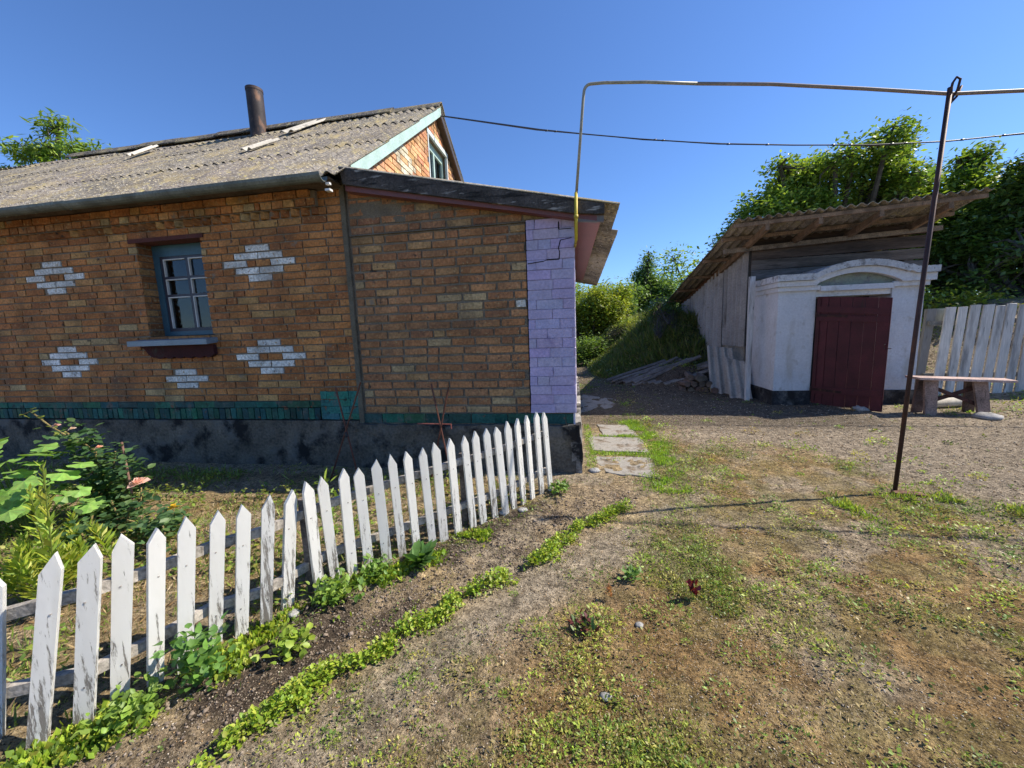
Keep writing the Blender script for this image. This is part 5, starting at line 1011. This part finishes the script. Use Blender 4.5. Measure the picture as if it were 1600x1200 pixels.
o = npmesh('bank_weeds', V, F_, pal(n, [(.12, .18, .035), (.16, .21, .04), (.09, .14, .03), (.24, .25, .07)], .3), m_leaf); tag(o, 'mixed leafy weeds spread over the grassy bank', 'weeds', kind='stuff')
# clods and pebbles
def lumps(name, label, x, y, r, cols, v=.25):
    n = len(x); base = np.array([(1, 0, 0), (-1, 0, 0), (0, 1, 0), (0, -1, 0), (0, 0, 1), (0, 0, -1)], float); f0 = np.array([(0, 2, 4), (2, 1, 4), (1, 3, 4), (3, 0, 4), (2, 0, 5), (1, 2, 5), (3, 1, 5), (0, 3, 5)])
    V = base[None]*r[:, None, None]*rng.uniform(.6, 1.3, (n, 6, 1)); V = V+rng.normal(size=V.shape)*r[:, None, None]*.18; V[..., 2] *= .65
    V = V+np.stack([x, y, H(x, y)+r*.25], 1)[:, None]; F_ = (f0[None]+np.arange(n)[:, None, None]*6).reshape(-1, 3)
    o = npmesh(name, V.reshape(-1, 3), F_, np.repeat(pal(n, cols, v), 8, 0), m_stone); tag(o, label, 'soil', kind='stuff')
nb = 30000; bx = rng.uniform(-2.4, .5, nb); by = rng.uniform(.5, 3.4, nb); k = (rng.uniform(0, 1, nb) < ztilled(bx, by)*.75); bx, by = bx[k], by[k]
lumps('soil_clods', 'crumbly dark soil clods of the tilled strip', bx, by, rng.uniform(.002, .009, len(bx))*np.where(rng.uniform(0, 1, len(bx)) < .06, 2.0, 1), [(.13, .1, .075), (.2, .155, .115), (.25, .2, .155)])
nb = 90000; bx, by, r_ = polar(nb, .75, 13); k = clear(bx, by) & (zgarden(bx, by) < .3) & (rng.uniform(0, 1, nb) < .5*sm(.4, .55, fbm(bx*5, by*5, 97, 3))+.2+.6*zpath(bx, by)); bx, by, r_ = bx[k], by[k], r_[k]
lumps('gravel', 'small loose crumbs and pebbles on the yard and drive', bx, by, (.0012+.0008*r_)*rng.uniform(.6, 1.9, len(bx)), [(.36, .29, .21), (.24, .18, .12), (.5, .43, .34), (.15, .10, .06), (.42, .27, .14)])
# individual stones
for x_, y_, r_, lb in ((.29, 1.78, .018, 'grey angular pebble in the middle of the yard'), (.10, 1.38, .02, 'flat pale stone nearest the bottom of the yard'), (-1.50, 1.63, .03, 'whitish lump of rubble by the eleventh picket'), (-.45, 2.93, .035, 'pale stone at the foot of the fence'), (4.55, 6.9, .12, 'grey stone lying before the maroon door'), (.17, 3.86, .05, 'dark stone beside the nearest path slab'), (-.60, 2.86, .03, 'small light stone near the fence end'), (5.75, 6.35, .13, 'flat pale stone at the foot of the right bench leg')):
    g_ = np.random.default_rng(int(abs(x_*1000))); th = np.linspace(0, np.pi, 7); ph = np.linspace(0, 2*np.pi, 11)[:-1]; V = []
    for a in th:
        for b in ph: q = r_*(1+.3*(g_.random()-.5)); V.append((x_+q*math.sin(a)*math.cos(b)*1.2, y_+q*math.sin(a)*math.sin(b), Hs(x_, y_)+r_*.2+q*math.cos(a)*.5))
    F_ = [(i*10+j, (i+1)*10+j, (i+1)*10+(j+1) % 10, i*10+(j+1) % 10) for i in range(6) for j in range(10)]
    o = npmesh('stone', V, F_, np.tile((.36, .345, .32), (len(F_), 1)), m_stone, None, (x_, y_, Hs(x_, y_)), smooth=True); tag(o, lb, 'stone')
